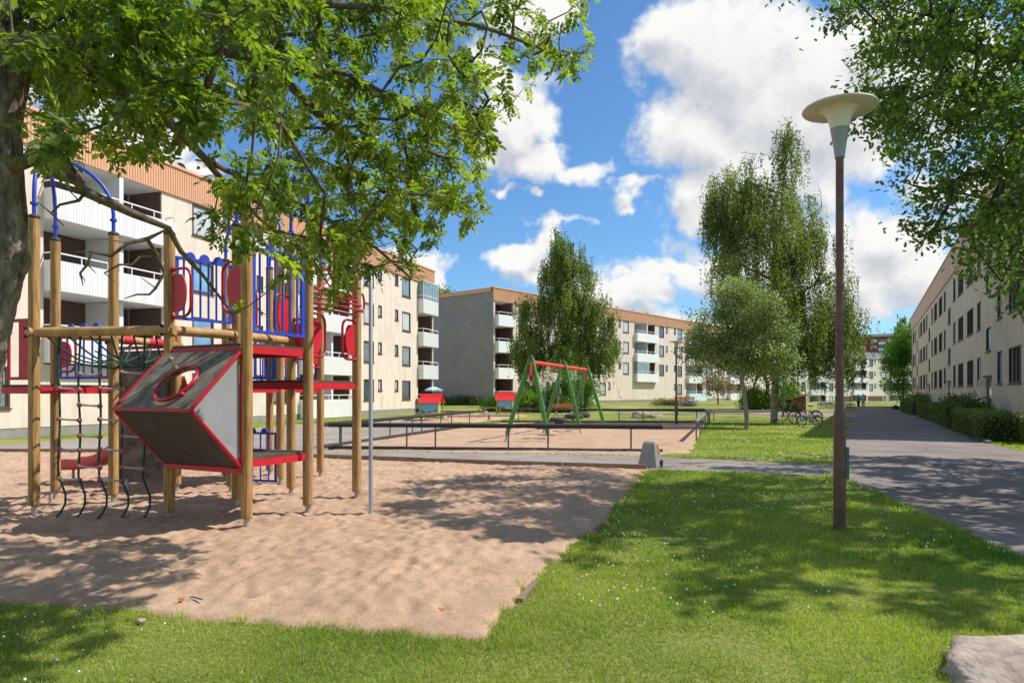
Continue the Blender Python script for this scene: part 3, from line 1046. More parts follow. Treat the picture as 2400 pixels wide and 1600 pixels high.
def apartments(name, label, origin, ang, x0, x1, depth, starts, rel, wall='stucco', fascia='fascia_orange', cap='fascia_cap', ribs=False, seed=1, z_off=0.0,
               half=(), glaz={}, skip=(), fronts={}, gable='stucco', H0=10.87, H1=12.2, extra_holes=(), noground=(), gable_part=True):
    rnd = random.Random(seed)
    rz = math.pi / 2 - ang
    root = thing(name, label, 'apartment building', (origin[0], origin[1], z_off), rz)
    holes, wins, bals = [], [], []
    for s in starts:
        W = 5.9
        lo = 0.0 if s not in noground else ST - .01
        holes.append((s, s + 5.6, lo, H0, 2.0))
        for k in range(4):
            if k == 0 and s in noground:
                continue
            bals.append((s, SF + k * ST, W, 3.4, k))
    for (s, side) in half:
        holes.append((s, s + 2.85, 0.0, H0, 2.0))
        for k in range(4):
            bals.append((s, SF + k * ST, 3.0, 0, k))
    for s in starts_all(starts, half, rel):
        for (a, w, typ) in rel['wins']:
            for k in range(4):
                xa = s + a
                if xa < x0 + .3 or xa + w > x1 - .3 or (round(s, 1), a, k) in skip:
                    continue
                if any(h[0] - .1 < xa + w and xa < h[1] + .1 for h in holes if h[4] > 1):
                    continue
                if typ == 'w':
                    wins.append((xa, 1.08 + k * ST, w, 1.5))
                else:
                    wins.append((xa, 1.78 + k * ST, w, .82))
    for (xa, z, w, h) in wins:
        holes.append((xa, xa + w, z, z + h, .12))
    holes += list(extra_holes)
    wall_with_holes(x0, x1, .35, H0, [h for h in holes]).build('wall', MAT[wall], root)
    seg = sorted([(h[0], h[1]) for h in holes if h[4] > 1 and h[2] < .1])
    px_ = x0
    for a, b in seg + [(x1, x1)]:
        if a > px_:
            pl = MB(); pl.box(px_, a, .02, .3, -1.0, .35); pl.build('plinth', MAT['plinth'], root)
        px_ = b
    for xa, z, w, h in wins:
        put_window(root, xa, z, w, h, 'window_brown', rnd)
    for (s, fl, W, sp, k) in bals:
        put_balcony(root, s, fl, W, sp, ribs, fronts.get((round(s, 1), k), 'white_panel'), glazed=glaz.get((round(s, 1), k)))
    # outer walls, soffit, fascia, roof
    g = MB(); g.add([(x0, 0, -1), (x0, depth, -1), (x0, depth, H0 + .9), (x0, 0, H0 + .9)], [(0, 1, 2, 3)])
    g.build('gable_wall', MAT[gable], root)
    g = MB(); g.add([(x1, 0, -1), (x1, depth, -1), (x1, depth, H0 + .9), (x1, 0, H0 + .9)], [(0, 1, 2, 3)])
    g.build('gable_wall', MAT[gable], root)
    g = MB(); g.add([(x0, depth, -1), (x1, depth, -1), (x1, depth, H0 + .9), (x0, depth, H0 + .9)], [(0, 1, 2, 3)])
    g.build('back_wall', MAT[wall], root)
    for s in list(starts) + [h_[0] for h_ in half]:
        W = 5.6 if s in starts else 2.85
        so = MB(); so.box(s + .01, s + W - .01, -.02, 1.97, H0 - .1, H0 - .004); so.build('soffit', MAT['white_wall'], root)
    fb = MB()
    vs, fs = [], []
    p = .14
    n = int((x1 - x0 + .2) / p)
    for k in range(n + 1):
        x = x0 - .1 + k * p
        for (dx, y) in ((0, -.10), (p * .55, -.10), (p * .6, -.075), (p * .95, -.075)):
            vs += [(min(x + dx, x1 + .1), y, H0 - .08), (min(x + dx, x1 + .1), y, H1 - .12)]
    m = len(vs) // 2
    fs = [(2 * k, 2 * k + 2, 2 * k + 3, 2 * k + 1) for k in range(m - 1)]
    fb.add(vs, fs)
    fb.box(x0 - .1, x1 + .1, -.07, -.005, H0 - .08, H1 - .12)
    for xe, sg in ((x0, -1), (x1, 1)):
        pass
    fb.build('fascia', MAT[fascia], root)
    cb = MB()
    cb.box(x0 - .14, x1 + .14, -.16, .25, H1 - .12, H1).box(x0 - .14, x0 + .2, .25, depth + .14, H0 + .85, H1 - .05).box(x1 - .2, x1 + .14, .25, depth + .14, H0 + .85, H1 - .05)
    cb.box(x0 + .2, x1 - .2, depth - .2, depth + .14, H0 + .85, H1 - .05)
    cb.build('roof_edge', MAT[cap], root)
    rf = MB(); rf.box(x0 + .2, x1 - .2, .25, depth - .2, H1 - .30, H1 - .2)
    rf.build('roof', MAT['roof_felt'], root)
    return root


def starts_all(starts, half, rel):
    s = sorted(starts)
    p = rel['period']
    return [s[0] - p] + s + [s[-1] + p] if s else []


REL_A = dict(period=16.0, wins=[(7.45, 1.42, 'w'), (9.5, .55, 's'), (12.1, .55, 's'), (13.3, 1.45, 'w')])
REL_B = dict(period=15.35, wins=[(6.85, 1.42, 'w'), (8.85, .52, 's'), (11.35, .52, 's'), (12.45, 1.45, 'w')])

house_a = apartments('apartment_house', 'long cream apartment house on the left with ribbed white balconies', (-7.8, 56.2), math.radians(18), -47, 3.15, 11, [-32.0, -16.0], REL_A,
                     ribs=True, seed=3, half=[(0.12, 0)], glaz={(0.1, 3): (.02, 2.95)}, noground=(-32.0,))
house_b = apartments('apartment_house', 'cream apartment house in the middle with grey brick gable end', (-1.9, 70.0), math.radians(40.4), 0.0, 80, 11.5, [12.9, 28.25, 43.6, 58.95], REL_B,
                     seed=8, half=[(0.25, 0)], z_off=.28, gable='brick_grey', glaz={(28.2, 1): (.05, 3.2)}, noground=(28.25,),
                     skip={(28.2, 6.85, 0), (28.2, 8.85, 0), (12.9, 11.35, 0), (12.9, 12.45, 0)}, fronts={(43.6, 0): 'pale_blue_panel'})
house_d = apartments('apartment_house', 'far cream apartment house with pale grey roof edge behind the bicycles', (73.5, 147.5), math.radians(56.5), -30, 34, 12, [-15.4, 0.0, 15.4], REL_B,
                     wall='stucco_white', seed=21, z_off=-1.75, fascia='fascia_grey', cap='fascia_grey', gable='stucco_white')
# brown panels at the foot of the far house
for (a, b) in ((-6.5, -.3), (6.2, 12.2)):
    m_ = MB(); m_.box(a, b, -.05, -.004, .4, 2.55); m_.build('base_panel', MAT['plinth_brown'], house_d)
# small meter cabinet door on the middle house
m_ = MB(); m_.box(24.35, 24.95, -.06, -.003, .75, 1.75); m_.build('cabinet_door', MAT['stucco_white'], house_b)


# the house on the right (its shaded entrance side)
def right_house():
    L_ = 77.5
    u = Vector((-.4617, -.887))
    far = Vector((20.25 + .4617 * L_, 27 + .887 * L_))
    rz = math.atan2(u.y, u.x)
    root = thing('apartment_house', 'shaded cream apartment house on the right with stairwell doors behind hedges', 'apartment building', (far.x, far.y, 0), rz)
    rnd = random.Random(9)
    X = lambda c: L_ - c
    x1 = L_ + 1.0
    holes, wins = [], []
    for st in (8.9, 27.65, 46.4, 65.15):
        for lv in range(3):
            z = 2.03 + 3.06 * lv
            for (a, w, mu) in ((2.72, 1.25, ()), (-3.97, 1.25, ()), (5.7, 2.65, (-.35, .45)), (-8.35, 2.65, (-.35, .45))):
                x = X(st + a + w)
                if x < .4 or x + w > x1 - .3:
                    continue
                wins.append((x, z, w, 1.55, mu))
        for z in (3.72, 6.78):
            wins.append((X(st + .75), z, 1.5, 1.25, ()))
        if X(st) > .5:
            holes.append((X(st + .95), X(st - .95), .30, 2.35, .12))
    for (x, z, w, h, mu) in wins:
        holes.append((x, x + w, z, z + h, .12))
    wall_with_holes(0, x1, .30, 10.2, holes).build('wall', MAT['stucco_shade_side'], root)
    for (x, z, w, h, mu) in wins:
        put_window(root, x, z, w, h, 'window_dark', rnd, mu)
    for st in (8.9, 27.65, 46.4, 65.15):
        d = MB()
        a, b = X(st + .95), X(st - .95)
        d.box(a, b, .06, .115, .30, 2.35)
        for k in range(5):
            d.box(a + .15 + k * .34, a + .42 + k * .34, .035, .059, .45, 1.2)
        do = d.build('door', MAT['door_brown'], root)
        pn = MB(); pn.box(a + .95, b - .15, .04, .059, 1.35, 2.2); pn.build('pane', MAT['pane_mid'], do)
        hd = MB(); hd.tube([(a + .3, .02, 1.2), (a + .3, .02, 1.5)], .02, 6); hd.build('handle', MAT['galvanised'], do)
        cn = MB(); cn.box(a - .1, b + .1, -.12, -.003, 2.40, 2.50); cn.build('canopy', MAT['plinth_brown'], root)
        lm = MB(); lm.box(a - .36, a - .10, -.28, -.003, 1.95, 2.30); lm.build('entrance_lamp', MAT['white_panel'], root)
    pl = MB(); pl.box(0, x1, .03, .3, -.8, .30); pl.build('plinth', MAT['plinth_brown'], root)
    for xe in (0, x1):
        g = MB(); g.add([(xe, 0, -.8), (xe, 12, -.8), (xe, 12, 11.2), (xe, 0, 11.2)], [(0, 1, 2, 3)])
        g.build('gable_wall', MAT['brick_grey'], root)
    g = MB(); g.add([(0, 12, -.8), (x1, 12, -.8), (x1, 12, 11.2), (0, 12, 11.2)], [(0, 1, 2, 3)]); g.build('back_wall', MAT['stucco'], root)
    fb = MB()
    x = -.1
    while x < x1:
        fb.box(x, min(x + 1.19, x1 + .1), -.10, -.004, 10.12, 11.86)
        x += 1.2
    fb.build('fascia', MAT['fascia_orange'], root)
    cb = MB(); cb.box(-.14, x1 + .14, -.16, .25, 11.865, 12.0).box(-.14, .2, .25, 12.14, 11.2, 11.95).box(x1 - .2, x1 + .14, .25, 12.14, 11.2, 11.95).box(.2, x1 - .2, 11.8, 12.14, 11.2, 11.95)
    cb.build('roof_edge', MAT['fascia_cap'], root)
    rf = MB(); rf.box(.2, x1 - .2, .25, 11.8, 11.6, 11.7); rf.build('roof', MAT['roof_felt'], root)


right_house()


def red_house():
    u = Vector((.848, -.53))
    root = thing('tower_block', 'tall red brick apartment block with white windows beyond the far house', 'apartment building', (150, 300, -1), math.atan2(u.y, u.x))
    Wd, Ht = 34.0, 27.8
    x0 = -12
    holes, wins, bal = [], [], []
    for k in range(9):
        z = Ht - 3.6 - k * 2.75
        for x in (-9.5, -5.2, 2.5, 6.8, 13.2, 19.2, 23.5):
            wins.append((x, z, 2.4, 1.35))
        for x in (-1.8, 9.8, 16.3):
            bal.append((x, z - .9, 2.8))
    for (x, z, w, h) in wins:
        holes.append((x, x + w, z, z + h, .12))
    for (x, z, w) in bal:
        holes.append((x, x + w, z, z + 2.45, .9))
    wall_with_holes(x0, x0 + Wd + 6, 0, Ht - 1.1, holes).build('wall', MAT['brick_red'], root)
    rnd = random.Random(4)
    for (x, z, w, h) in wins:
        put_window(root, x, z, w, h, 'window_white', rnd, (-.3, .5), sill=False)
    pb = MB(); pb.box(0, 2.8, -.3, -.25, -.1, 1.0); pm_ = pb.mesh('balcony'); pm_.materials.append(MAT['white_panel'])
    bb = MB(); bb.add([(0, .85, 0), (2.8, .85, 0), (2.8, .85, 2.45), (0, .85, 2.45)], [(0, 1, 2, 3)]); bm_ = bb.mesh('back_glazing'); bm_.materials.append(MAT['pane_mid'])
    for (x, z, w) in bal:
        o = link('balcony', pm_, None, root, (x, 0, z)); link('back_glazing', bm_, None, o)
    for xe in (x0, x0 + Wd + 6):
        g = MB(); g.add([(xe, 0, 0), (xe, 12, 0), (xe, 12, Ht - 1.1), (xe, 0, Ht - 1.1)], [(0, 1, 2, 3)]); g.build('gable_wall', MAT['brick_red'], root)
    g = MB(); g.add([(x0, 12, 0), (x0 + Wd + 6, 12, 0), (x0 + Wd + 6, 12, Ht - 1.1), (x0, 12, Ht - 1.1)], [(0, 1, 2, 3)]); g.build('back_wall', MAT['brick_red'], root)
    t = MB(); t.box(x0 - .3, x0 + Wd + 6.3, -.3, 12.3, Ht - 1.1, Ht); t.build('roof', MAT['fascia_grey'], root)
    for x in (2.0, 11.5):
        t = MB(); t.box(x, x + .35, 5, 5.35, Ht, Ht + 1.0); t.build('chimney', MAT['roof_felt'], root)


red_house()

# ------------------------------------------------------------------ trees and plants
def grow(seeds, targets, step, jit=.05, sag=0.0, seed=0, seed_r=None):
    """seeds: list of polylines (first point of each is joined to the nearest earlier node). returns nodes, parents, tips"""
    r = np.random.default_rng(seed)
    N = np.zeros((60000, 3)); par = np.full(60000, -1); n = 0
    mr = []
    for pi_, poly in enumerate(seeds):
        prev = -1
        for i, p in enumerate(poly):
            p = np.array(p, float)
            if i == 0 and n:
                prev = int(np.argmin(((N[:n] - p) ** 2).sum(1)))
                if ((N[prev] - p) ** 2).sum() < 1e-6:
                    continue
            if prev >= 0:
                L_ = np.linalg.norm(p - N[prev]); k = max(1, int(L_ / step)); a = N[prev].copy()
                for q in range(1, k + 1):
                    N[n] = a + (p - a) * q / k + (r.normal(0, jit * .3, 3) if q < k else 0)
                    par[n] = prev; prev = n; n += 1
                    mr.append(0 if seed_r is None else seed_r[pi_][0] + (seed_r[pi_][1] - seed_r[pi_][0]) * (i - 1 + q / k) / (len(poly) - 1))
            else:
                N[n] = p; prev = n; n += 1; mr.append(0 if seed_r is None else seed_r[pi_][0])
    s0 = N[:n].copy()
    grow.minr = np.zeros(60000)
    if seed_r is not None:
        grow.minr[:n] = np.array(mr)
    d0 = np.array([((s0 - t) ** 2).sum(1).min() for t in targets])
    tips = []
    for ti in np.argsort(d0):
        t = targets[ti]
        i = int(np.argmin(((N[:n] - t) ** 2).sum(1)))
        a = N[i].copy(); L_ = np.linalg.norm(t - a); k = max(1, int(L_ / step))
        off = r.normal(0, 1, 3) * L_ * .10
        prev = i
        for q in range(1, k + 1):
            f = q / k
            N[n] = a + (t - a) * f + off * math.sin(math.pi * f) - np.array([0, 0, sag * L_ * math.sin(math.pi * f)]) + (r.normal(0, jit, 3) * min(1, L_) if q < k else 0)
            par[n] = prev; prev = n; n += 1
        tips.append(prev)
    return N[:n].copy(), par[:n].copy(), np.array(tips)


def limbs(mb, N, par, tips, r_tip, power, r_max, sides=5, rmin=0.0, trunk_r=None):
    n = len(N)
    cnt = np.zeros(n); cnt[tips] += 1
    for i in range(n - 1, -1, -1):
        if cnt[i] == 0: cnt[i] = 1
        if par[i] >= 0: cnt[par[i]] += cnt[i]
    rad = np.maximum(np.minimum(r_tip * cnt ** power, r_max), grow.minr[:n])
    if trunk_r is not None:
        rad[:len(trunk_r)] = np.maximum(rad[:len(trunk_r)], trunk_r)
    kids = [[] for _ in range(n)]
    for i in range(n):
        if par[i] >= 0: kids[par[i]].append(i)
    starts = [i for i in range(n) if par[i] < 0]
    while starts:
        s = starts.pop()
        chain = [s] if par[s] < 0 else [par[s], s]
        rr = [rad[s]] if par[s] < 0 else [min(rad[par[s]], rad[s] * 1.15), rad[s]]
        c = s
        while kids[c]:
            ks = sorted(kids[c], key=lambda k: -cnt[k])
            starts.extend(ks[1:])
            c = ks[0]; chain.append(c); rr.append(rad[c])
        if len(chain) > 1 and max(rr) >= rmin:
            big = max(rr)
            sd = sides if big < .04 else (8 if big < .12 else 14)
            rr[-1] *= .6
            mb.tube([N[k] for k in chain], rr, sd, cap=False)
    return rad


def rvec(n):
    return unit(rng.normal(0, 1, (n, 3)))


# ---- the rowan whose branches hang into the picture
def compound_leaf(var=0):
    """a pinnate leaf about 1 long: 6 pairs of leaflets and one at the tip"""
    V, Fc = [], []

    def leaflet(o, ang, size, tilt):
        b = len(V)
        ca, sa = math.cos(ang), math.sin(ang)
        for (x, y, z) in ((0, 0, 0), (-.24, .25, .06), (-.27, .62, .06), (0, .5, -.03), (.27, .62, .06), (.24, .25, .06), (0, 1, -.10)):
            lx, ly, lz = x * size, y * size, z * size + y * size * tilt
            V.append((o[0] + lx * ca + ly * sa, o[1] - lx * sa + ly * ca, o[2] + lz))
        Fc.extend([(b, b + 3, b + 1), (b + 1, b + 3, b + 2), (b, b + 5, b + 3), (b + 5, b + 4, b + 3), (b + 2, b + 3, b + 6), (b + 3, b + 4, b + 6)])
    for k in range(5):
        y = .24 + k * .15
        zc = -.35 * y * y
        sz = .40 * (1 - .22 * abs(k - 2) / 2)
        for sgn in (-1, 1):
            rr_ = random.Random(k * 7 + sgn + var * 31)
            leaflet((sgn * .01, y + rr_.uniform(-.02, .02), zc), sgn * (1.05 - .03 * k + rr_.uniform(-.25, .25)), sz * rr_.uniform(.8, 1.12), rr_.uniform(-.55, .25))
    leaflet((0, .97, -.33), 0, .33, -.45)
    b = len(V)
    for (x, y) in ((-.008, 0), (.008, 0), (-.006, .5), (.006, .5), (-.004, .97), (.004, .97)):
        V.append((x, y, -.35 * y * y - .004))
    Fc.extend([(b, b + 1, b + 2), (b + 1, b + 3, b + 2), (b + 2, b + 3, b + 4), (b + 3, b + 5, b + 4)])
    return np.array(V), np.array(Fc)


ROWAN_POLY = [(0, -30), (1410, -30), (1400, 70), (1395, 140), (1300, 190), (1290, 245), (1200, 265), (1150, 330), (1135, 420), (1130, 480), (1150, 530), (1060, 545), (1000, 600), (985, 650), (955, 700),
              (905, 690), (850, 650), (770, 690), (690, 650), (640, 620), (560, 600), (500, 560), (470, 470), (420, 420), (330, 385), (200, 385), (0, 400)]


def build_rowan():
    base = Vector((-3.5, 4.0, 0))
    root = thing('rowan_tree', 'lichen grey rowan tree at the left edge hanging feathery leaves over the playground', 'tree', base)
    A = lambda *p: tuple(at(*p))
    trunk = [(-3.55, 4.0, -.15), (-3.36, 4.0, .5), (-3.19, 4.0, 1.2), (-3.14, 4.0, 1.75), (-3.09, 4.0, 2.15), (-3.06, 4.0, 2.45), (-3.05, 4.0, 2.75), (-3.05, 4.0, 3.2), (-3.04, 4.0, 3.7), (-3.04, 4.02, 4.3), (-3.1, 4.1, 5.0)]
    tr = [.24, .165, .13, .125, .15, .175, .155, .148, .145, .13, .10]
    seeds = [
        [(-3.02, 4.0, 2.9), (-2.98, 4.0, 3.1), (-2.9, 4.0, 3.55), A(60, 110, 3.95), A(140, 115, 3.9), A(270, 170, 4.0), A(380, 270, 4.2), A(480, 372, 4.6), A(560, 460, 5.0), A(640, 540, 5.4)],
        [(-2.98, 4.0, 2.95), A(128, 352, 3.85), A(200, 450, 4.0), A(310, 500, 4.2), A(395, 535, 4.35), A(425, 590, 4.45), A(480, 650, 4.55), A(545, 735, 4.7)],
        [A(480, 372, 4.6), A(600, 430, 5.2), A(740, 500, 5.8), A(880, 580, 6.3), A(950, 640, 6.5)],
        [A(140, 115, 3.9), A(330, 90, 4.3), A(600, 130, 5.0), A(860, 210, 5.6), A(1060, 300, 6.0)],
        [A(330, 90, 4.3), A(620, 0, 4.8), A(900, 20, 5.2), A(1150, 70, 5.4), A(1310, 130, 5.5)],
        [A(600, 130, 5.0), A(760, 280, 5.6), A(920, 400, 6.2), A(1080, 510, 6.6)],
        [A(270, 170, 4.0), A(420, 200, 3.6), A(600, 260, 3.4)],
        [(-3.02, 4.02, 4.3), (-2.4, 3.7, 5.0), (-1.5, 3.8, 5.4), (-.4, 4.4, 5.3)],
        [(-3.1, 4.1, 5.0), (-3.0, 4.6, 5.8), (-2.2, 5.5, 6.4), (-1.4, 6.2, 6.4)],
        [(-3.05, 4.05, 4.0), (-4.0, 4.2, 4.8), (-5.0, 4.4, 5.2)],
        [(-3.05, 4.05, 3.9), (-3.5, 3.0, 4.6), (-4.0, 2.2, 4.9)],
    ]
    T = []
    # spots where twigs end: inside the outline of the crown, at 2.3 to 7 m from the eye
    while len(T) < 620:
        q = rng.uniform((0, -30), (1410, 705))
        if not inside(ROWAN_POLY, q[None])[0]:
            continue
        px, py = q
        if inside([(395, 300), (640, 310), (600, 425), (450, 430)], q[None])[0] and rng.random() < .65:
            continue
        if px < 470 and py > 250 and rng.random() < .6:
            continue
        if px > 1130 and rng.random() < .45:
            continue
        lo = 2.9 if px < 700 else 4.2
        hi = 5.4 if px < 500 else 7.6
        d = lo + (hi - lo) * rng.random() ** .75
        T.append(tuple(at(px, py - 70.0 / d, d)))
    for _ in range(75):
        T.append(tuple(at(rng.uniform(-60, 900), rng.uniform(-420, -20), rng.uniform(3.4, 6.2))))
    for _ in range(90):
        T.append(tuple(at(rng.uniform(-1100, -60), rng.uniform(-350, 380), rng.uniform(3.2, 5.8))))
    T = np.array(T)
    # bare twigs under the low branch
    bare = np.array([A(px, py, d) for px, py, d in ((185, 470, 4.0), (150, 530, 4.0), (215, 590, 4.1), (225, 640, 4.1), (200, 660, 4.15), (330, 650, 4.3), (270, 660, 4.25), (290, 700, 4.3),
                                                    (365, 675, 4.35), (370, 600, 4.35), (90, 475, 3.9), (160, 445, 3.9), (250, 560, 4.1), (345, 560, 4.3), (195, 670, 4.2), (310, 620, 4.25), (235, 480, 4.05), (500, 700, 4.6), (205, 620, 4.1), (188, 640, 4.1), (175, 590, 4.05), (260, 600, 4.2), (245, 640, 4.2), (350, 690, 4.35), (385, 640, 4.4), (330, 600, 4.3), (140, 480, 3.95), (120, 500, 3.9), (300, 570, 4.2), (280, 620, 4.2), (320, 690, 4.3), (520, 760, 4.65))])
    allT = np.vstack([T, bare])
    N, par, tips = grow([trunk] + seeds, allT, .16, jit=.018, sag=.06, seed=3, seed_r=[(.1, .05), (.075, .012), (.042, .007), (.024, .006), (.045, .010), (.035, .008), (.03, .007), (.02, .006), (.06, .015), (.05, .012), (.05, .012), (.04, .012)])
    # only leafy tips carry leaves
    tipP = N[tips]
    leafy = np.array([(np.linalg.norm(T - p, axis=1).min() < 1e-6) for p in tipP])
    mb = MB()
    nseed = 0
    limbs(mb, N, par, tips, .0042, .46, .15, 5)
    mb.build('branches', MAT['bark_twig'], root, world=True)
    tb = MB()
    # knotty trunk
    n = 72
    pts = [Vector(p) for p in trunk]
    dense, dr = [], []
    for i in range(len(pts) - 1):
        for k in range(16):
            f = k / 16
            dense.append(pts[i].lerp(pts[i + 1], f)); dr.append(tr[i] * (1 - f) + tr[i + 1] * f)
    dense.append(pts[-1]); dr.append(tr[-1])
    vs, fs = [], []
    for i, p in enumerate(dense):
        for k in range(n):
            a = 2 * math.pi * k / n
            q = Vector((math.cos(a), math.sin(a), 0))
            b = noise.noise((q.x * 1.4 + 3, q.y * 1.4, p.z * 1.6)) * .20 + noise.noise((q.x * 4, q.y * 4, p.z * 5)) * .07 - .10 * (1 - min(1, abs(noise.noise((q.x * 6.5, q.y * 6.5, p.z * 2.2))) * 5)) - .05 * (1 - min(1, abs(noise.noise((q.x * 14, q.y * 14, p.z * 6 + 5))) * 4))
            burl = .28 * math.exp(-((p.z - 2.42) / .16) ** 2) * abs(noise.noise((q.x * 5, q.y * 5, p.z * 9)))
            vs.append(p + q * dr[i] * (1 + b + burl))
    for i in range(len(dense) - 1):
        for k in range(n):
            fs.append((i * n + k, i * n + (k + 1) % n, (i + 1) * n + (k + 1) % n, (i + 1) * n + k))
    tb.add(vs, fs, True)
    tb.build('trunk', MAT['bark_rowan'], root, world=True)
    # leaves at the tips and a little way back along each twig
    P, Ax = [], []
    for t in tips[leafy]:
        c = t
        d = N[t] - N[par[t]]
        m = rng.integers(4, 7)
        for k in range(m):
            P.append(N[t] + rng.normal(0, .012, 3)); Ax.append(unit(unit(d) * .55 + rng.normal(0, .62, 3) + np.array([.12, 0, -.28])))
        for back in range(3):
            c = par[c]
            if c < 0: break
            if rng.random() < .8:
                P.append(N[c].copy()); Ax.append(unit(unit(d) * .5 + rng.normal(0, .7, 3) + np.array([.1, 0, -.2])))
    P, Ax = np.array(P), np.array(Ax)
    # keep leaves of the in-frame crown inside its outline
    Nn = unit(np.array([[0.25, -.1, 1.0]]) + rng.normal(0, .45, (len(P), 3)))
    size = rng.uniform(.105, .165, len(P))
    lv = [compound_leaf(q) for q in range(4)]
    cf = lv[0][1]
    depth = P[:, 1]
    px = 1200 + F * P[:, 0] / np.maximum(depth, .1); py = HY - F * (P[:, 2] - H) / np.maximum(depth, .1)
    infr = (px > -20) & (px < 1500) & (py > -20) & (py < 800) & (depth > 1)
    order = np.argsort(np.where(infr, depth, 99))
    near = order[:260]
    rest = np.setdiff1d(np.arange(len(P)), near)
    Vs, Fs, off = [], [], 0
    for q in range(4):
        V, Fc = scatter(P[rest[q::4]] - np.array(base), Ax[rest[q::4]], Nn[rest[q::4]], size[rest[q::4]], lv[q][0], cf)
        Vs.append(V); Fs.append(Fc + off); off += len(V)
    crown = link('crown', np_mesh('crown', np.vstack(Vs), np.vstack(Fs), True), MAT['rowan_leaf'], root)
    crown['kind'] = 'stuff'
    lms = [np_mesh('leaf', v_, cf, True) for v_, _ in lv]
    for lm in lms: lm.materials.append(MAT['rowan_leaf'])
    for qi, i in enumerate(near):
        lm = lms[qi % 4]
        a = Vector(Ax[i]).normalized(); s = a.cross(Vector(Nn[i])).normalized(); nn = s.cross(a)
        o = link('leaf', lm, None, root)
        M = Matrix((s, a, nn)).transposed().to_4x4() @ Matrix.Scale(size[i], 4)
        o.matrix_local = Matrix.Translation(Vector(P[i]) - base) @ M
    print('rowan leaves', len(P))


build_rowan()

# ---- the oak reaching in from the right
OAK_POLY = [(1940, -40), (1932, 60), (1945, 105), (1990, 150), (2005, 182), (2105, 180), (2190, 190), (2180, 215), (2080, 205), (2060, 235), (1990, 235), (1940, 205), (1935, 232), (1985, 285), (2000, 300), (2060, 330), (2045, 385), (2125, 390),
            (2140, 420), (2085, 435), (2095, 480), (2065, 520), (2110, 555), (2140, 585), (2200, 560), (2218, 620), (2235, 680), (2300, 655), (2330, 715), (2400, 735), (2440, 740), (2440, -40)]
OAK_V = [(0, 0, 0)]
_half = [(.08, .16, .02), (.24, .30, .05), (.13, .42, .02), (.32, .58, .06), (.17, .70, .02), (.20, .86, .03)]
OAK_V = np.array([(0, .5, 0), (0, 0, 0)] + _half + [(0, 1, -.03)] + [(-x, y, z) for x, y, z in _half[::-1]], float)
OAK_F = np.array([(0, i, i + 1 if i < len(OAK_V) - 1 else 1) for i in range(1, len(OAK_V))])


def build_oak():
    base = Vector((12.2, 12.6, 0))
    root = thing('oak_tree', 'big green oak spreading into the picture from the right beside the path', 'tree', base)
    T = []
    C = np.array((11.6, 12.4, 7.3)); R = np.array((7.3, 7.2, 5.0))
    while len(T) < 700:
        q = rng.uniform(-1, 1, 3)
        l = np.linalg.norm(q)
        if l > 1 or l < .35: continue
        p = C + q * R
        if p[2] < 2.9: continue
        px = 1200 + F * p[0] / p[1]; py = HY - F * (p[2] - H) / p[1]
        if -100 < px < 2430 and -15 < py < 1600:
            if not inside(OAK_POLY, np.array([[px - 28, py + 8]]))[0] or rng.random() < .72:
                continue
        T.append(p)
    while len(T) < 905:
        q = rng.uniform((1930, -30), (2430, 740))
        if inside(OAK_POLY, q[None] - np.array([28, 0]))[0]:
            T.append(np.array(at(q[0], q[1] - 12, rng.uniform(8.6, 13.5))))
    T = np.array(T)
    trunk = [(12.2, 12.6, -.2), (12.2, 12.6, 1.0), (12.1, 12.6, 2.4), (12.0, 12.5, 3.6), (11.9, 12.4, 5.2), (11.8, 12.4, 7.2), (11.7, 12.4, 9.2)]
    seeds = [trunk, [(12.0, 12.5, 3.2), (10.5, 11.8, 4.2), (9.0, 11.2, 4.6), (7.6, 10.6, 4.4)], [(11.9, 12.4, 4.6), (10.2, 11.4, 6.0), (8.2, 10.8, 6.9), (6.6, 10.4, 7.0)],
             [(12.0, 12.5, 3.4), (11.8, 10.6, 4.8), (11.0, 8.6, 6.0)], [(12.0, 12.5, 4.0), (11.2, 14.6, 5.6), (10.0, 17, 6.8)], [(11.9, 12.4, 5.2), (13.6, 13, 6.4), (15.8, 13.4, 7.0)],
             [(11.8, 12.4, 6.6), (10, 12.4, 8.6), (8.2, 12.2, 9.6)]]
    N, par, tips = grow(seeds, T, .3, jit=.04, sag=.03, seed=5)
    mb = MB(); limbs(mb, N, par, tips, .008, .50, .34, 5)
    mb.build('trunk', MAT['bark_dark'], root, world=True)
    tp = N[tips]
    px = 1200 + F * tp[:, 0] / tp[:, 1]; py = HY - F * (tp[:, 2] - H) / tp[:, 1]
    vis = (px < 2430) & (py > -40)
    for flag, per, sz, tv, tf, nm in ((True, 72, (.080, .115), OAK_V, OAK_F, 'crown'), (False, 34, (.16, .24), DIAM_V, DIAM_F, 'upper_crown')):
        S_ = tp[vis == flag]
        P = np.repeat(S_, per, 0) + rng.normal(0, 1, (len(S_) * per, 3)) * np.array([.17, .17, .11])
        Ax = unit(rvec(len(P)) + np.array([0, 0, -.25])); Nn = unit(rng.normal(0, .5, (len(P), 3)) + np.array([.2, 0, 1]))
        V, Fc = scatter(P - np.array(base), Ax, Nn, rng.uniform(*sz, len(P)), tv, tf)
        o = link(nm, np_mesh(nm, V, Fc), MAT['oak_leaf'], root)
        o['kind'] = 'stuff'


build_oak()


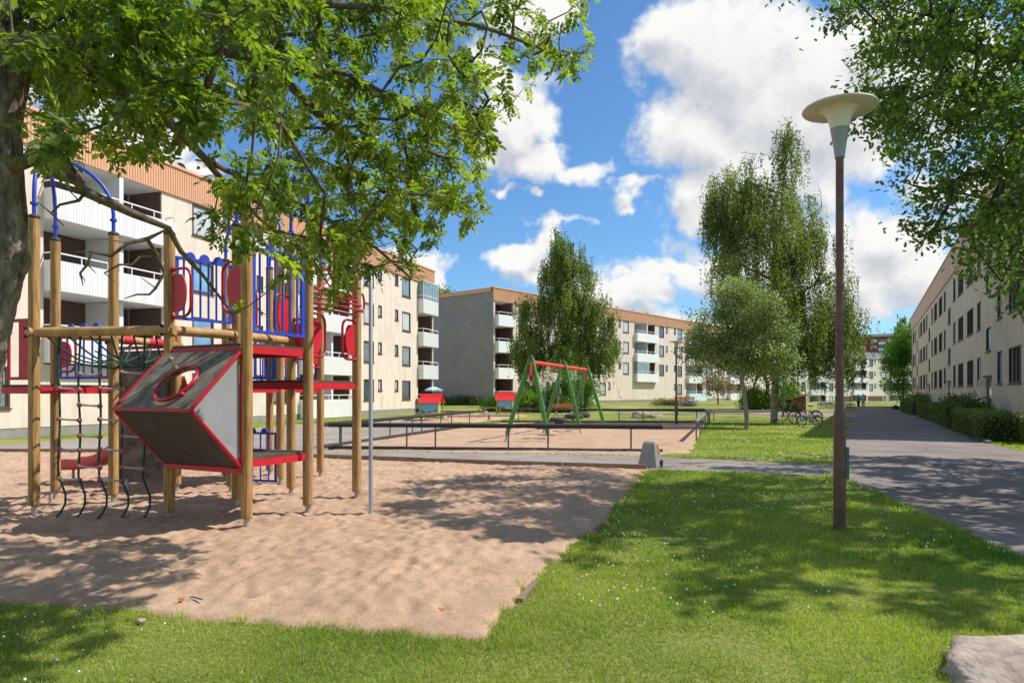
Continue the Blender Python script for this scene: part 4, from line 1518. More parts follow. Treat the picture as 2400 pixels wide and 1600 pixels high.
# ---- free standing trees: blobs are (dx, dy, height, rx, ry, rz) from the foot
def blob_tree(name, label, base, blobs, leaf, bark, n_leaf, size, r_tip=.012, power=.5, r_max=.3, trunk=None, weep=0.0, n_tip=90, clump=.25, group=None, seed=0, top=None, flat=0.0, shell=.55, per=16, n_anchor=150):
    base = Vector(base)
    r = np.random.default_rng(seed + 100)
    root = thing(name, label, 'tree' if 'tree' in name or name in ('birch', 'weeping_birch') else 'shrub', base, 0, group)
    B = np.array(blobs, float)
    w = (B[:, 3] * B[:, 4] * B[:, 5]) ** .67
    w /= w.sum()

    def sample(n, lo):
        i = r.choice(len(B), n, p=w)
        q = unit(r.normal(0, 1, (n, 3))) * (lo + (1 - lo) * r.random((n, 1)) ** .6)
        return B[i, :3] + q * B[i, 3:6]
    tips_t = sample(n_tip, .3)
    trunk = trunk or [(0, 0, -.1), (0, 0, B[:, 2].mean() * .5), (B[0, 0] * .5, 0, B[0, 2])]
    seeds = [trunk] + [[tuple(np.array(trunk[min(len(trunk) - 1, max(1, len(trunk) // 2))]) * .0 + _near(trunk, b)), tuple(b[:3])] for b in B]
    N, par, tips = grow(seeds, tips_t, .45, jit=.05, seed=seed)
    mb = MB(); limbs(mb, N, par, tips, r_tip, power, r_max, 5)
    tob = MB(); tob.v, tob.f, tob.sm = mb.v, mb.f, mb.sm
    tob.build('trunk', MAT[bark], root)
    if weep > 0:
        ns = max(1, int(n_leaf / per))
        na = max(10, int(n_anchor))
        anchors = sample(na, shell)
        S_ = anchors[r.integers(0, na, ns)] + r.normal(0, 1, (ns, 3)) * np.array([.20, .20, .22]) * (weep / 1.25) ** .5
        Ls = weep * r.uniform(.4, 1.0, ns)
        k = r.random((ns, per))
        P = S_[:, None, :] + np.stack([r.normal(0, .05, (ns, per)), r.normal(0, .05, (ns, per)), -k * Ls[:, None]], -1)
        P = P.reshape(-1, 3)
        Ax = unit(r.normal(0, .45, P.shape) + np.array([0, 0, -1.0])); Nn = unit(r.normal(0, 1, P.shape) + np.array([.3, -.2, .3]))
    else:
        ns = max(1, int(n_leaf / per))
        na = max(10, int(n_anchor))
        anchors = sample(na, shell)
        S_ = anchors[r.integers(0, na, ns)] + r.normal(0, 1, (ns, 3)) * clump * np.array([1.1, 1.1, .75])
        P = (S_[:, None, :] + r.normal(0, 1, (ns, per, 3)) * np.array([clump, clump, clump * .6])).reshape(-1, 3)
        Ax = unit(r.normal(0, 1, P.shape) + np.array([0, 0, -.2])); Nn = unit(r.normal(0, .6, P.shape) + np.array([.2, -.1, .9]))
    P = P[P[:, 2] > .03]; Ax = Ax[:len(P)]; Nn = Nn[:len(P)]
    V, Fc = scatter(P, Ax, Nn, r.uniform(size * .7, size * 1.25, len(P)), DIAM_V, DIAM_F)
    link('crown', np_mesh('crown', V, Fc), MAT[leaf], root)
    return root


def _near(trunk, b):
    t = np.array(trunk)
    zt = max(t[1][2], min(t[-1][2], b[2] - .45 * math.hypot(b[0], b[1]) - .2))
    return np.array([np.interp(zt, t[:, 2], t[:, 0]), np.interp(zt, t[:, 2], t[:, 1]), zt])


def pblobs(base, items, dscale=.8, fat=1.0):
    """crown lobes given as photo columns/rows at the depth of the foot"""
    out = []
    k = base.y / F
    for it in items:
        px, py, rx, ry = it[:4]
        rx *= fat
        dy = it[4] if len(it) > 4 else random.uniform(-.5, .5)
        out.append(((px - 1200) * k - base.x, dy, H + (HY - py) * k - base.z, rx * k, rx * k * dscale + .2, ry * k))
    return out


b1 = gp(1812, 992)
blob_tree('birch', 'tall slender weeping birch standing right of centre by the bicycles', b1, pblobs(b1, [(1848, 390, 30, 110), (1858, 330, 16, 50), (1750, 420, 38, 85), (1742, 500, 56, 110), (1694, 470, 34, 88), (1800, 540, 80, 120), (1905, 500, 26, 105), (1870, 590, 62, 110),
          (1770, 660, 84, 110), (1702, 600, 34, 90), (1885, 740, 76, 130), (1965, 640, 26, 100), (1980, 790, 34, 90), (1935, 800, 40, 80), (1830, 780, 80, 100)], fat=1.15),
          'birch_leaf', 'bark_birch', 135000, .095, .016, .48, .26, trunk=[(0, 0, -.1), (.05, 0, .25), (.1, 0, 2.2), (.0, 0, 5), (.2, 0, 9), (.75, 0, 14.5)], weep=1.7, n_tip=150, seed=1, per=22, shell=.35, n_anchor=420)
b2 = gp(1750, 1003)
blob_tree('whitebeam_tree', 'low round tree with pale grey green leaves in front of the tall birch', b2, pblobs(b2, [(1680, 770, 55, 62), (1740, 735, 68, 62), (1800, 780, 58, 66), (1660, 840, 42, 38), (1735, 825, 78, 46), (1815, 840, 46, 40), (1640, 800, 28, 40), (1720, 690, 40, 30)]),
          'whitebeam_leaf', 'bark_pale', 34000, .105, .010, .5, .14, trunk=[(0, 0, -.1), (0, 0, .4), (-.1, 0, 1.6), (-.25, 0, 2.6), (-.3, 0, 4.0)], n_tip=110, seed=2, clump=.2, shell=.4, n_anchor=240)
b3 = gp(1796, 962)
blob_tree('broad_tree', 'dark trunked broad tree behind the birch left of the plank shed', b3, pblobs(b3, [(1770, 800, 85, 60), (1840, 830, 65, 50), (1720, 830, 55, 45), (1790, 740, 60, 45), (1885, 850, 40, 40)]),
          'birch_leaf', 'bark_dark', 16000, .18, .016, .5, .26, n_tip=90, seed=3, clump=.4, trunk=[(0, 0, -.1), (.1, 0, 2.0), (-.2, 0, 3.6), (-.2, 0, 6)])
b3b = gp(1757, 965)
blob_tree('small_tree', 'small tree with a curved thin trunk behind the pale leaved tree', b3b, pblobs(b3b, [(1772, 850, 50, 40), (1740, 830, 40, 36)]), 'green_leaf', 'bark_dark', 5000, .16, .014, .5, .16, n_tip=40, seed=4, clump=.35,
          trunk=[(0, 0, -.1), (0.05, 0, 1.2), (.5, 0, 2.6), (.7, 0, 3.4)])
b4 = gp(1322, 962)
blob_tree('weeping_birch', 'dark weeping birch hanging in front of the middle house', b4, pblobs(b4, [(1312, 585, 26, 50), (1350, 600, 20, 40), (1300, 640, 30, 45), (1362, 660, 28, 60), (1318, 700, 40, 50), (1258, 722, 42, 38), (1238, 790, 34, 50), (1285, 800, 34, 50), (1345, 780, 36, 55), (1400, 730, 34, 50), (1418, 800, 26, 60), (1380, 830, 30, 40), (1232, 840, 22, 30)], fat=1.3),
          'birch_leaf', 'bark_birch', 90000, .14, .014, .5, .26, trunk=[(0, 0, -.1), (.1, 0, 4), (.2, 0, 9), (0.1, 0, 13)], weep=2.0, n_tip=110, seed=5, per=22, shell=.35, n_anchor=330)
b5 = gp(1318, 965)
blob_tree('light_tree', 'small yellow green tree between the swing posts', b5, pblobs(b5, [(1320, 845, 28, 40), (1300, 890, 26, 36), (1345, 895, 26, 40), (1322, 925, 40, 36)]), 'light_leaf', 'bark_pale', 7000, .13, .010, .5, .08, n_tip=50, seed=6, clump=.22)
for (px, py, hw, tp, lab, lf, sd) in ((1250, 964, 30, 905, 'leafy green shrub left of the yellow green tree', 'bush_leaf', 7), (1290, 966, 28, 915, 'dense shrub behind the blue spring toy', 'bush_leaf', 8), (1372, 964, 26, 885, 'bright green rounded shrub right of the swing beside the house wall', 'light_leaf', 9),
                                      (1330, 966, 26, 920, 'dense shrub behind the brown bench', 'bush_leaf', 10), (1155, 961, 20, 937, 'yellowish low shrub left of the second playhouse', 'light_leaf', 11), (1230, 958, 22, 918, 'light green shrub behind the second playhouse', 'light_leaf', 12)):
    b = gp(px, py)
    mid = (py - 4 + tp) / 2
    blob_tree('shrub', lab, b, pblobs(b, [(px - hw * .35, mid + 6, hw * .6, (py - tp) / 2), (px + hw * .35, mid + 4, hw * .6, (py - tp) / 2), (px, mid - 2, hw * .6, (py - tp) / 2)]), lf, 'bark_dark', 5000, .13, .01, .45, .05, n_tip=30, seed=sd, clump=.2, group=None, trunk=[(0, 0, -.05), (0, 0, .4), (0, 0, .9)])
# shrubs at the foot of the brick gable
gdir = Vector((-.762, .648)); go_ = Vector((-1.9, 70.0)) - Vector((.648, .762)) * .9
for k, (t, lab) in enumerate(((1.2, 'low dark shrub at the right end of the brick gable foot'), (3.0, 'low dark shrub second from the right at the brick gable foot'), (4.6, 'low dark shrub in the middle of the brick gable foot'), (6.2, 'low dark shrub left of the middle at the brick gable foot'), (7.8, 'low dark shrub at the left end of the brick gable foot'))):
    p = go_ + gdir * t
    hh = .55 + .35 * ((k * 37) % 10) / 10
    blob_tree('shrub', lab, (p.x, p.y, gz(p.x, p.y)), [(0, 0, hh * .7, .75, .5, hh * .6), (.5, 0, hh * .5, .5, .4, hh * .5)], 'hedge_leaf', 'bark_dark', 1500, .12, .008, .45, .03, n_tip=12, seed=20 + k, clump=.15, group='shrubs at the brick gable', trunk=[(0, 0, -.05), (0, 0, .2), (0, 0, .4)])
b6 = gp(1683, 948)
blob_tree('small_tree', 'small bronze leaved tree on the far lawn before the middle house', b6, pblobs(b6, [(1665, 905, 28, 16), (1700, 908, 26, 16), (1683, 890, 26, 14)]), 'reddish_leaf', 'bark_dark', 3200, .16, .012, .5, .1, n_tip=40, seed=31, clump=.3)
for (px, py, rx, top, lab, lf, sd, cat) in ((1840, 963, 36, 893, 'bright yellow green bush behind the birch trunk', 'light_leaf', 32, 0), (1775, 960, 26, 905, 'bright green bush left of the dark trunk', 'light_leaf', 33, 0)):
    b = gp(px, py)
    blob_tree('shrub', lab, b, pblobs(b, [(px, (py + top) / 2, rx * .8, (py - top) / 2), (px - rx * .5, (py + top) / 2 + 8, rx * .6, (py - top) / 2.4), (px + rx * .5, (py + top) / 2 + 6, rx * .6, (py - top) / 2.4)]), lf, 'bark_dark', 6000, .16, .01, .45, .06, n_tip=30, seed=sd, clump=.25, trunk=[(0, 0, -.05), (0, 0, .5), (0, 0, 1.2)])
b7 = gp(2118, 952)
blob_tree('broad_tree', 'bushy bright green tree at the far end of the right house', b7, pblobs(b7, [(2118, 880, 36, 55), (2105, 830, 30, 40), (2125, 800, 26, 36), (2135, 850, 30, 50), (2092, 900, 26, 32), (2082, 862, 14, 12)]), 'green_leaf', 'bark_dark', 14000, .22, .014, .5, .2, n_tip=70, seed=34, clump=.4)
b8 = Vector((70, 124, -.3))
blob_tree('birch', 'pale distant birch rising behind the bright green tree by the right house', b8, pblobs(b8, [(2112, 790, 22, 36), (2125, 760, 18, 26), (2100, 830, 20, 40), (2135, 800, 20, 40)]), 'birch_leaf', 'bark_birch', 7000, .3, .016, .5, .2, n_tip=50, seed=35, weep=2.0, per=12)
for (X, Y, px, py, rx, ry, lab, sd) in ((40, 165, 1488, 745, 24, 14, 'treetop showing above the roof of the middle house', 36), (-10, 98, 1036, 700, 12, 22, 'distant treetop between the left house and the brick gable', 37)):
    b = Vector(((px - 1200) / F * Y, Y, .3))
    blob_tree('distant_tree', lab, b, pblobs(b, [(px, py, rx, ry), (px - rx * .6, py + ry * .6, rx * .7, ry), (px, py + ry * 3, rx * 1.6, ry * 2)]), 'birch_leaf', 'bark_dark', 5000, .35, .02, .5, .3, n_tip=30, seed=sd, clump=.6)


# ---- hedges along the right house
def hedge(label, a, b, w, h, n, seed, leaf='hedge_leaf'):
    r = np.random.default_rng(seed)
    a, b = Vector((a[0], a[1], gz(*a))), Vector((b[0], b[1], gz(*b)))
    root = thing('hedge', label, 'hedge', a, 0, 'clipped hedges along the right house')
    d = (b - a); L_ = d.length; d.normalize()
    s = Vector((-d.y, d.x, 0))
    core = MB()
    k = max(2, int(L_ / .5))
    vs, fs = [], []
    m = 7
    prof = [(-.5, 0.0), (-.52, .45), (-.47, .9), (0, .97), (.47, .9), (.52, .45), (.5, 0.0)]
    for i in range(k + 1):
        for (x, z) in prof:
            p = a.lerp(b, i / k) + s * x * (w - .16) + Vector((0, 0, z * h * (1 - .05 * r.random()) - .02))
            vs.append(p)
    fs = [(i * m + j, i * m + j + 1, (i + 1) * m + j + 1, (i + 1) * m + j) for i in range(k) for j in range(m - 1)]
    fs += [tuple(range(m)), tuple(k * m + j for j in range(m))[::-1]]
    core.add(vs, fs)
    core.build('branches', MAT['hedge_core'], root, world=True)  # solid dark core shape that fills the hedge behind its leaves
    # leaves over the surface
    t = r.random(n) * (L_ + .1) - .05
    u = r.random(n) * (2 * h + w)
    lat = np.where(u < h, -w / 2, np.where(u < h + w, u - h - w / 2, w / 2)); zz = np.where(u < h, u, np.where(u < h + w, h, 2 * h + w - u))
    ends = r.random(n) < w / (L_ + w) * .9
    t = np.where(ends, np.where(r.random(n) < .5, -.04, L_ + .04), t); lat = np.where(ends, (r.random(n) - .5) * w, lat); zz = np.where(ends, r.random(n) * h, zz)
    P = np.array(a)[None] + t[:, None] * np.array(d) + lat[:, None] * np.array(s) + zz[:, None] * np.array([0, 0, 1.0]) + r.normal(0, .045, (n, 3))
    P += (np.array([noise.noise((p[0] * 1.3, p[1] * 1.3, p[2] * 1.3)) for p in P]) * .09)[:, None] * np.array([0, 0, 1])
    Ax = unit(r.normal(0, 1, (n, 3)) + np.array([0, 0, .3])); Nn = unit(r.normal(0, 1, (n, 3)) + np.array([-.3, -.3, .6]))
    V, Fc = scatter(P - np.array(a), Ax, Nn, r.uniform(.05, .10, n), DIAM_V, DIAM_F)
    link('foliage', np_mesh('foliage', V, Fc), MAT[leaf], root)


pm('hedge_core', srgb(44, 52, 30), 0.95, 0.3, 12, 0.6, 30, spec=.1)
hedge('clipped hedge nearest the camera running along the right path', (16.05, 22.5), (19.5, 29.3), .9, .88, 12000, 1)
hedge('clipped hedge turning away from the path at the right picture edge', (16.4, 21.9), (20.5, 19.8), .9, .9, 9000, 2)
hedge('second clipped hedge along the right path after the first gap', (20.2, 30.6), (29.6, 49.0), 1.0, .92, 16000, 3)
hedge('farthest clipped hedge near the end of the right path', (30.6, 51.0), (40.5, 70.0), 1.2, 1.2, 9000, 4)
for k, (x, y, h, lab) in enumerate(((20.4, 30.6, 1.4, 'loose shrub between the nearest hedge and the right house door'), (22.6, 34.5, 1.35, 'loose shrub behind the second hedge by the right house'), (34.0, 57.0, 1.7, 'loose shrub before the third door of the right house'))):
    blob_tree('shrub', lab, (x, y, gz(x, y)), [(0, 0, h * .55, .8, .7, h * .5), (.5, .8, h * .5, .7, .7, h * .5), (-.3, -.5, h * .45, .6, .6, h * .45)], 'hedge_leaf', 'bark_dark', 3500, .12, .01, .45, .04, n_tip=25, seed=50 + k, clump=.18, trunk=[(0, 0, -.05), (0, 0, .3), (0, 0, .7)])
# flower bed with ornamental grass on the far lawn
for (px, py, rx, top, lab, lf, sd) in ((1542, 949, 18, 936, 'pale clump of ornamental grass beside the far lamp post', 'ornamental_leaf', 61), (1572, 950, 22, 938, 'brownish flowering clump behind the far lamp post', 'reddish_leaf', 62), (1612, 951, 16, 944, 'mauve flower clump before the far bench', 'lavender_leaf', 63)):
    b = gp(px, py)
    blob_tree('flower_clump', lab, b, pblobs(b, [(px, (py + top) / 2, rx * .9, (py - top) / 2), (px + rx * .5, (py + top) / 2 + 1, rx * .6, (py - top) / 2.2)]), lf, 'bark_pale', 2200, .12, .008, .4, .02, n_tip=10, seed=sd, clump=.15, trunk=[(0, 0, -.05), (0, 0, .15), (0, 0, .3)])


# ---- grass blades, clover
BLADE_V = np.array([(-.5, 0, 0), (.5, 0, 0), (-.38, .55, .10), (.38, .55, .10), (0, 1, .38)], float)
BLADE_F = np.array([(0, 1, 3), (0, 3, 2), (2, 3, 4)])


def lawn_points(n, x0, x1, y0, y1, fov=True, margin=.02):
    Q = np.column_stack([rng.uniform(x0, x1, n), rng.uniform(y0, y1, n)])
    if fov:
        Q = Q[np.abs(Q[:, 0]) < Q[:, 1] * .80 + .6]
    ok = np.ones(len(Q), bool)
    for poly in (SAND, CROSS, MAIN, PIT, TODDLER):
        i = inside(poly, Q)
        d = dist_poly(poly, Q)
        sd = np.where(i, d, -d)
        if poly in (SAND, PIT, TODDLER):
            near = np.abs(sd) < .5
            sd[near] += ragged(Q[near])
        ok &= ~(sd > margin + np.abs(rng.normal(0, .035, len(Q))))
    return Q[ok]


def build_grass():
    bands = [(30000, -4, 4, 3.2, 4.6, .050, .0045), (52000, -5, 6, 4.6, 6.6, .052, .0055), (52000, -7, 7, 6.6, 10, .055, .008), (56000, -6, 12, 10, 16, .06, .012), (46000, -6, 24, 15, 28, .065, .022), (20000, -14, 20, 20, 42, .07, .04)]
    for dry, frac, mat_, nm in ((False, 1.0, 'grass_blade', 'grass'), (True, .55, 'grass_dry', 'dry_grass')):
        Vs, Fs, off = [], [], 0
        for (n, x0, x1, y0, y1, hh, ww) in bands:
            Q = lawn_points(int(n * frac * 2.0), x0, x1, y0, y1)
            if dry:   # straw gathers along the worn sandpit edge and in the trodden front
                d = dist_poly(SAND, Q)
                pt = np.array([noise.noise((q[0] * .55, q[1] * .55, 12.0)) + .5 * noise.noise((q[0] * 2.2, q[1] * 2.2, 3.0)) for q in Q])
                keep = rng.random(len(Q)) < np.clip(.22 + .9 * pt + 1.0 * np.exp(-d / .45) + np.where(Q[:, 1] < 5.2, .18, 0), .04, 1)
                Q = Q[keep]
            tall = np.array([.75 + .55 * noise.noise((q[0] * .8, q[1] * .8, 2.0)) + .35 * noise.noise((q[0] * 3, q[1] * 3, 6.0)) for q in Q])
            tall = np.clip(tall, .3, 1.5)
            L_ = hh * tall * rng.uniform(.6, 1.3, len(Q)) * (.8 if dry else 1)
            P = np.column_stack([Q, np.zeros(len(Q)) - .002])
            lean = rng.normal(0, .5, (len(Q), 3)) * np.array([1, 1, 0]) + np.array([0, 0, 1.0])
            Ax = unit(lean); side = rvec(len(Q))
            S_ = unit(np.cross(Ax, side)); Nn = np.cross(S_, Ax)
            w = ww * rng.uniform(.6, 1.3, len(Q))
            tv = BLADE_V
            V = P[:, None, :] + (tv[None, :, 0:1] * w[:, None, None]) * S_[:, None, :] + L_[:, None, None] * (tv[None, :, 1:2] * Ax[:, None, :] + tv[None, :, 2:3] * Nn[:, None, :])
            Fc = BLADE_F[None] + (np.arange(len(Q)) * 5)[:, None, None] + off
            Vs.append(V.reshape(-1, 3)); Fs.append(Fc.reshape(-1, 3)); off += len(Q) * 5
        # longer tufts, thick along the sand edge
        C = lawn_points(9000, -6, 8, 3.3, 14, margin=.06)
        dS = np.minimum(dist_poly(SAND, C), dist_poly(MAIN, C))
        C = C[rng.random(len(C)) < np.clip(.05 + .75 * np.exp(-dS / .16), 0, 1)]
        Q = np.repeat(C, 16, 0) + rng.normal(0, .035, (len(C) * 16, 2))
        P = np.column_stack([Q, np.full(len(Q), -.002)])
        L_ = rng.uniform(.05, .115, len(Q)); Ax = unit(rng.normal(0, .45, (len(Q), 3)) * np.array([1, 1, 0]) + np.array([0, 0, 1.0]))
        S_ = unit(np.cross(Ax, rvec(len(Q)))); Nn = np.cross(S_, Ax); w = .0045 * np.clip(Q[:, 1] / 4.5, 1, 3)
        tv = BLADE_V
        V = P[:, None, :] + (tv[None, :, 0:1] * w[:, None, None]) * S_[:, None, :] + L_[:, None, None] * (tv[None, :, 1:2] * Ax[:, None, :] + tv[None, :, 2:3] * Nn[:, None, :])
        if not dry:
            Fs.append((BLADE_F[None] + (np.arange(len(Q)) * 5)[:, None, None] + off).reshape(-1, 3)); Vs.append(V.reshape(-1, 3))
        o = link(nm, np_mesh(nm, np.vstack(Vs), np.vstack(Fs)), MAT[mat_])
        tag(o, 'short green lawn grass around the sandpit' if not dry else 'dry straw coloured blades among the lawn grass', 'grass', kind='stuff')
    # clover heads
    Q = np.vstack([lawn_points(1500, 0, 7, 5.0, 14, margin=0), lawn_points(1500, 2, 12, 14, 27, margin=0), lawn_points(60, -4, -2.2, 3.6, 5.2, margin=0)])
    dens = np.array([noise.noise((q[0] * .45, q[1] * .45, 9.0)) + .35 * noise.noise((q[0] * 1.6, q[1] * 1.6, 4.0)) for q in Q])
    Q = Q[(dens > .02) & (rng.random(len(Q)) < .62)]
    cv, cf = [], []
    ring = 6
    for (rr, z) in ((.35, -.35), (.5, 0), (.38, .32)):
        for k in range(ring):
            a = 2 * math.pi * k / ring
            cv.append((rr * math.cos(a), rr * math.sin(a), z))
    cv += [(0, 0, .48), (0, 0, -.5)]
    for i in range(2):
        for k in range(ring):
            a, b = i * ring + k, i * ring + (k + 1) % ring
            cf += [(a, b, b + ring), (a, b + ring, a + ring)]
    cf += [(12 + k, 12 + (k + 1) % ring, 18) for k in range(ring)] + [((k + 1) % ring, k, 19) for k in range(ring)]
    P = np.column_stack([Q, rng.uniform(.03, .07, len(Q))])
    far = Q[:, 1]
    V, Fc = scatter(P, np.tile([0, 1.0, 0], (len(P), 1)), np.tile([0, 0, 1.0], (len(P), 1)), rng.uniform(.012, .020, len(P)) * np.clip(far / 9, 1, 1.9), np.array(cv), np.array(cf))
    tag(link('clover_flowers', np_mesh('clover_flowers', V, Fc, True), MAT['clover_white']), 'small white clover heads scattered over the lawn', 'flowers', kind='stuff')


build_grass()

# ------------------------------------------------------------------ the play structure
def V2(px, py):
    p = gp(px, py)
    return Vector((p.x, p.y, 0))


PP = {k: V2(*v) for k, v in dict(P1=(80, 1220), P2=(130, 1183), P3=(266, 1193), P4=(397, 1230), P5=(578, 1255), P6=(722, 1220), P7=(836, 1184), P8=(682, 1174), P9=(657, 1147), P10=(632, 1127),
                                 P11=(751, 1130), P12=(555, 1205), P13=(529, 1140), P14=(541, 1169), P15=(414, 1165)).items()}
PP['P0'] = PP['P1'] + PP['P2'] - PP['P3']
play = thing('play_structure', 'wooden climbing frame with red platforms, blue railings and a slanted climbing box in the sand', 'climbing frame', tuple(PP['P12']))
Z = Vector((0, 0, 1))


def up(p, h):
    return Vector((p.x, p.y, h))


def post(name, top, worn=False, low=.2):
    p = PP[name]
    mb = MB()
    r = .066
    prof = []
    for k in range(4):
        a0 = math.radians(90 * k + 20)
        for da, rr in ((-2.5, 1), (0, .86), (2.5, 1), (22, 1.0), (45, 1.0), (68, 1.0)):
            prof.append((rr * r * math.cos(a0 + math.radians(da)), rr * r * math.sin(a0 + math.radians(da))))
    m = len(prof)
    vs, fs = [], []
    zs = [low, low + .02, top - .02, top]
    for i, z in enumerate(zs):
        sc = .9 if i in (0, 3) else 1.0
        vs += [(p.x + x * sc, p.y + y * sc, z) for x, y in prof]
    for i in range(3):
        fs += [(i * m + k, i * m + (k + 1) % m, (i + 1) * m + (k + 1) % m, (i + 1) * m + k) for k in range(m)]
    fs += [tuple(range(m))[::-1], tuple(3 * m + k for k in range(m))]
    mb.add(vs, fs)
    o = mb.build('post', MAT['timber_worn' if worn else 'timber'], play, world=True)
    mb = MB(); mb.tube([up(p, -.1), up(p, low + .001)], .034, 12); mb.build('steel_foot', MAT['steel_leg'], o, world=True)
    mb = MB(); mb.lathe([(.001, top + .035), (.05, top + .03), (.07, top + .012), (.07, top - .02), (.066, top - .021)], 16, (p.x, p.y, 0)); mb.build('cap', MAT['cap_dark'], o, world=True)


tops = dict(P0=3.9, P1=3.9, P2=3.88, P3=3.88, P4=3.62, P5=3.9, P6=3.62, P7=3.9, P8=3.9, P9=3.95, P10=3.95, P11=3.95, P12=3.9, P13=3.95, P14=2.6, P15=2.6)
for nm, tp in tops.items():
    post(nm, tp, nm in ('P6', 'P9', 'P7'), .2 if nm not in ('P4',) else .16)


def platform(names, h, fasc=True, name='platform'):
    ps = [PP[n] for n in names]
    mb = MB()
    mb.prism([up(p, h - .03) for p in ps], (0, 0, .03))
    o = mb.build(name, MAT['deck_dark'], play, world=True)
    for a, b in zip(ps, ps[1:] + ps[:1]):
        d = (b - a).normalized()
        f = MB(); f.bar(up(a + d * .07, h - .075), up(b - d * .07, h - .075), .035, .085)
        f.build('fascia', MAT['red_paint'], o, world=True)


platform(('P4', 'P5', 'P6', 'P12'), 2.22)
platform(('P4', 'P5', 'P6', 'P12'), .90)
platform(('P12', 'P6', 'P7', 'P8'), 1.81)
platform(('P13', 'P9', 'P11', 'P10'), 1.76)
platform(('P15', 'P14', 'P9', 'P13'), 1.76)
platform(('P0', 'P1', 'P3', 'P2'), 1.75)


def barrier(a, b, h0, h1, n, knobs=3, wide_end=False):
    a, b = PP[a], PP[b]
    d = (b - a).normalized()
    a, b = a + d * .075, b - d * .075
    mb = MB()
    mb.bar(up(a, h0), up(b, h0), .045, .035).bar(up(a, h1), up(b, h1), .045, .035)
    for e in (a, b):
        mb.bar(up(e + (d * .02 if e is a else d * -.02), h0 + .018), up(e + (d * .02 if e is a else d * -.02), h1 - .018), .03, .035 if not wide_end else .06, up=d)
    o = mb.build('barrier', MAT['blue_paint'], play, world=True)
    for k in range(n):
        p = a.lerp(b, (k + 1) / (n + 1))
        t = MB(); t.tube([up(p, h0 + .015), up(p, h1 - .015)], .0145, 8); t.build('bar', MAT['blue_paint'], o, world=True)
    for k in range(knobs):
        p = a.lerp(b, (k + 1) / (knobs + 1))
        t = MB()
        s = [up(p, h1 + .018) + d * (.065 * math.cos(q)) + Z * (.075 * math.sin(q)) for q in [math.pi * i / 12 for i in range(13)]]
        nn = Vector((-d.y, d.x, 0)) * .03
        t.prism([q - nn * .5 for q in s], nn)
        t.build('knob', MAT['blue_paint'], o, world=True)


barrier('P4', 'P12', 2.58, 3.34, 6)
barrier('P5', 'P6', 2.36, 3.33, 6, 2, True)
barrier('P3', 'P2', 1.86, 2.55, 5)
barrier('P13', 'P9', .14, .95, 5)
barrier('P10', 'P11', 1.9, 2.62, 6)
barrier('P13', 'P10', 1.9, 2.62, 5)
barrier('P9', 'P13', 1.9, 2.6, 6, 2)


def grip_panel(pn, toward, h0, h1, w=.40):
    p, q = PP[pn], PP[toward]
    d = (q - p).normalized()
    nn = Vector((-d.y, d.x, 0))
    lp = []
    r = .13
    pts = [up(p + d * .06, h1)]
    for k in range(7):
        a = math.pi / 2 * k / 6
        pts.append(up(p + d * (w - r + r * math.sin(a)), h1 - r + r * math.cos(a)))
    for k in range(7):
        a = math.pi / 2 * k / 6
        pts.append(up(p + d * (w - r + r * math.cos(a)), h0 + r - r * math.sin(a)))
    pts.append(up(p + d * .06, h0))
    t = MB(); t.tube(pts, .017, 8)
    t.sphere(up(p + d * .07, h1), .034, 8, 6).sphere(up(p + d * .07, h0), .034, 8, 6)
    o = t.build('grip_panel', MAT['red_tube'], play, world=True)
    pl = MB()
    poly = [up(p + d * .075, h1 - .06)]
    for k in range(9):
        a = math.pi * k / 8
        poly.append(up(p + d * (w * .42 + w * .38 * math.sin(a) ** .7), (h0 + h1) / 2 + (h1 - h0 - .12) / 2 * math.cos(a)))
    poly.append(up(p + d * .075, h0 + .06))
    pl.prism([q_ - nn * .009 for q_ in poly], nn * .018)
    pl.build('plate', MAT['red_paint'], o, world=True)


for args in (('P4', 'P5', 2.58, 3.17), ('P5', 'P4', 2.58, 3.17), ('P6', 'P7', 2.12, 2.68), ('P7', 'P6', 2.12, 2.68), ('P8', 'P7', 2.15, 2.75), ('P12', 'P8', 2.5, 3.1), ('P8', 'P12', 2.5, 3.1),
             ('P9', 'P11', 2.1, 2.7), ('P11', 'P9', 2.1, 2.7), ('P2', 'P3', 1.95, 2.45)):
    grip_panel(*args)


# arched blue roofs over three towers
def arches(names, top, apex):
    ps = [PP[n] for n in names]
    c = sum(ps, Vector((0, 0, 0))) / 4
    hub = MB(); hub.box(c.x - .07, c.x + .07, c.y - .07, c.y + .07, apex - .07, apex + .07)
    o = hub.build('roof_arch', MAT['blue_paint'], play, world=True)
    for p in ps:
        pts = [up(p, top - .1), up(p, top + .25)]
        for k in range(1, 11):
            a = math.pi / 2 * k / 10
            q = p.lerp(c, 1 - math.cos(a))
            pts.append(up(q, top + .25 + (apex - top - .25) * math.sin(a)))
        t = MB(); t.tube(pts, .026, 10); t.lathe([(.045, top + .16), (.045, top + .19)], 10, (p.x, p.y, 0)); t.build('arch_tube', MAT['blue_paint'], o, world=True)


arches(('P0', 'P1', 'P3', 'P2'), 3.9, 4.88)
arches(('P12', 'P6', 'P7', 'P8'), 3.9, 4.95)
arches(('P13', 'P9', 'P11', 'P10'), 3.95, 4.95)


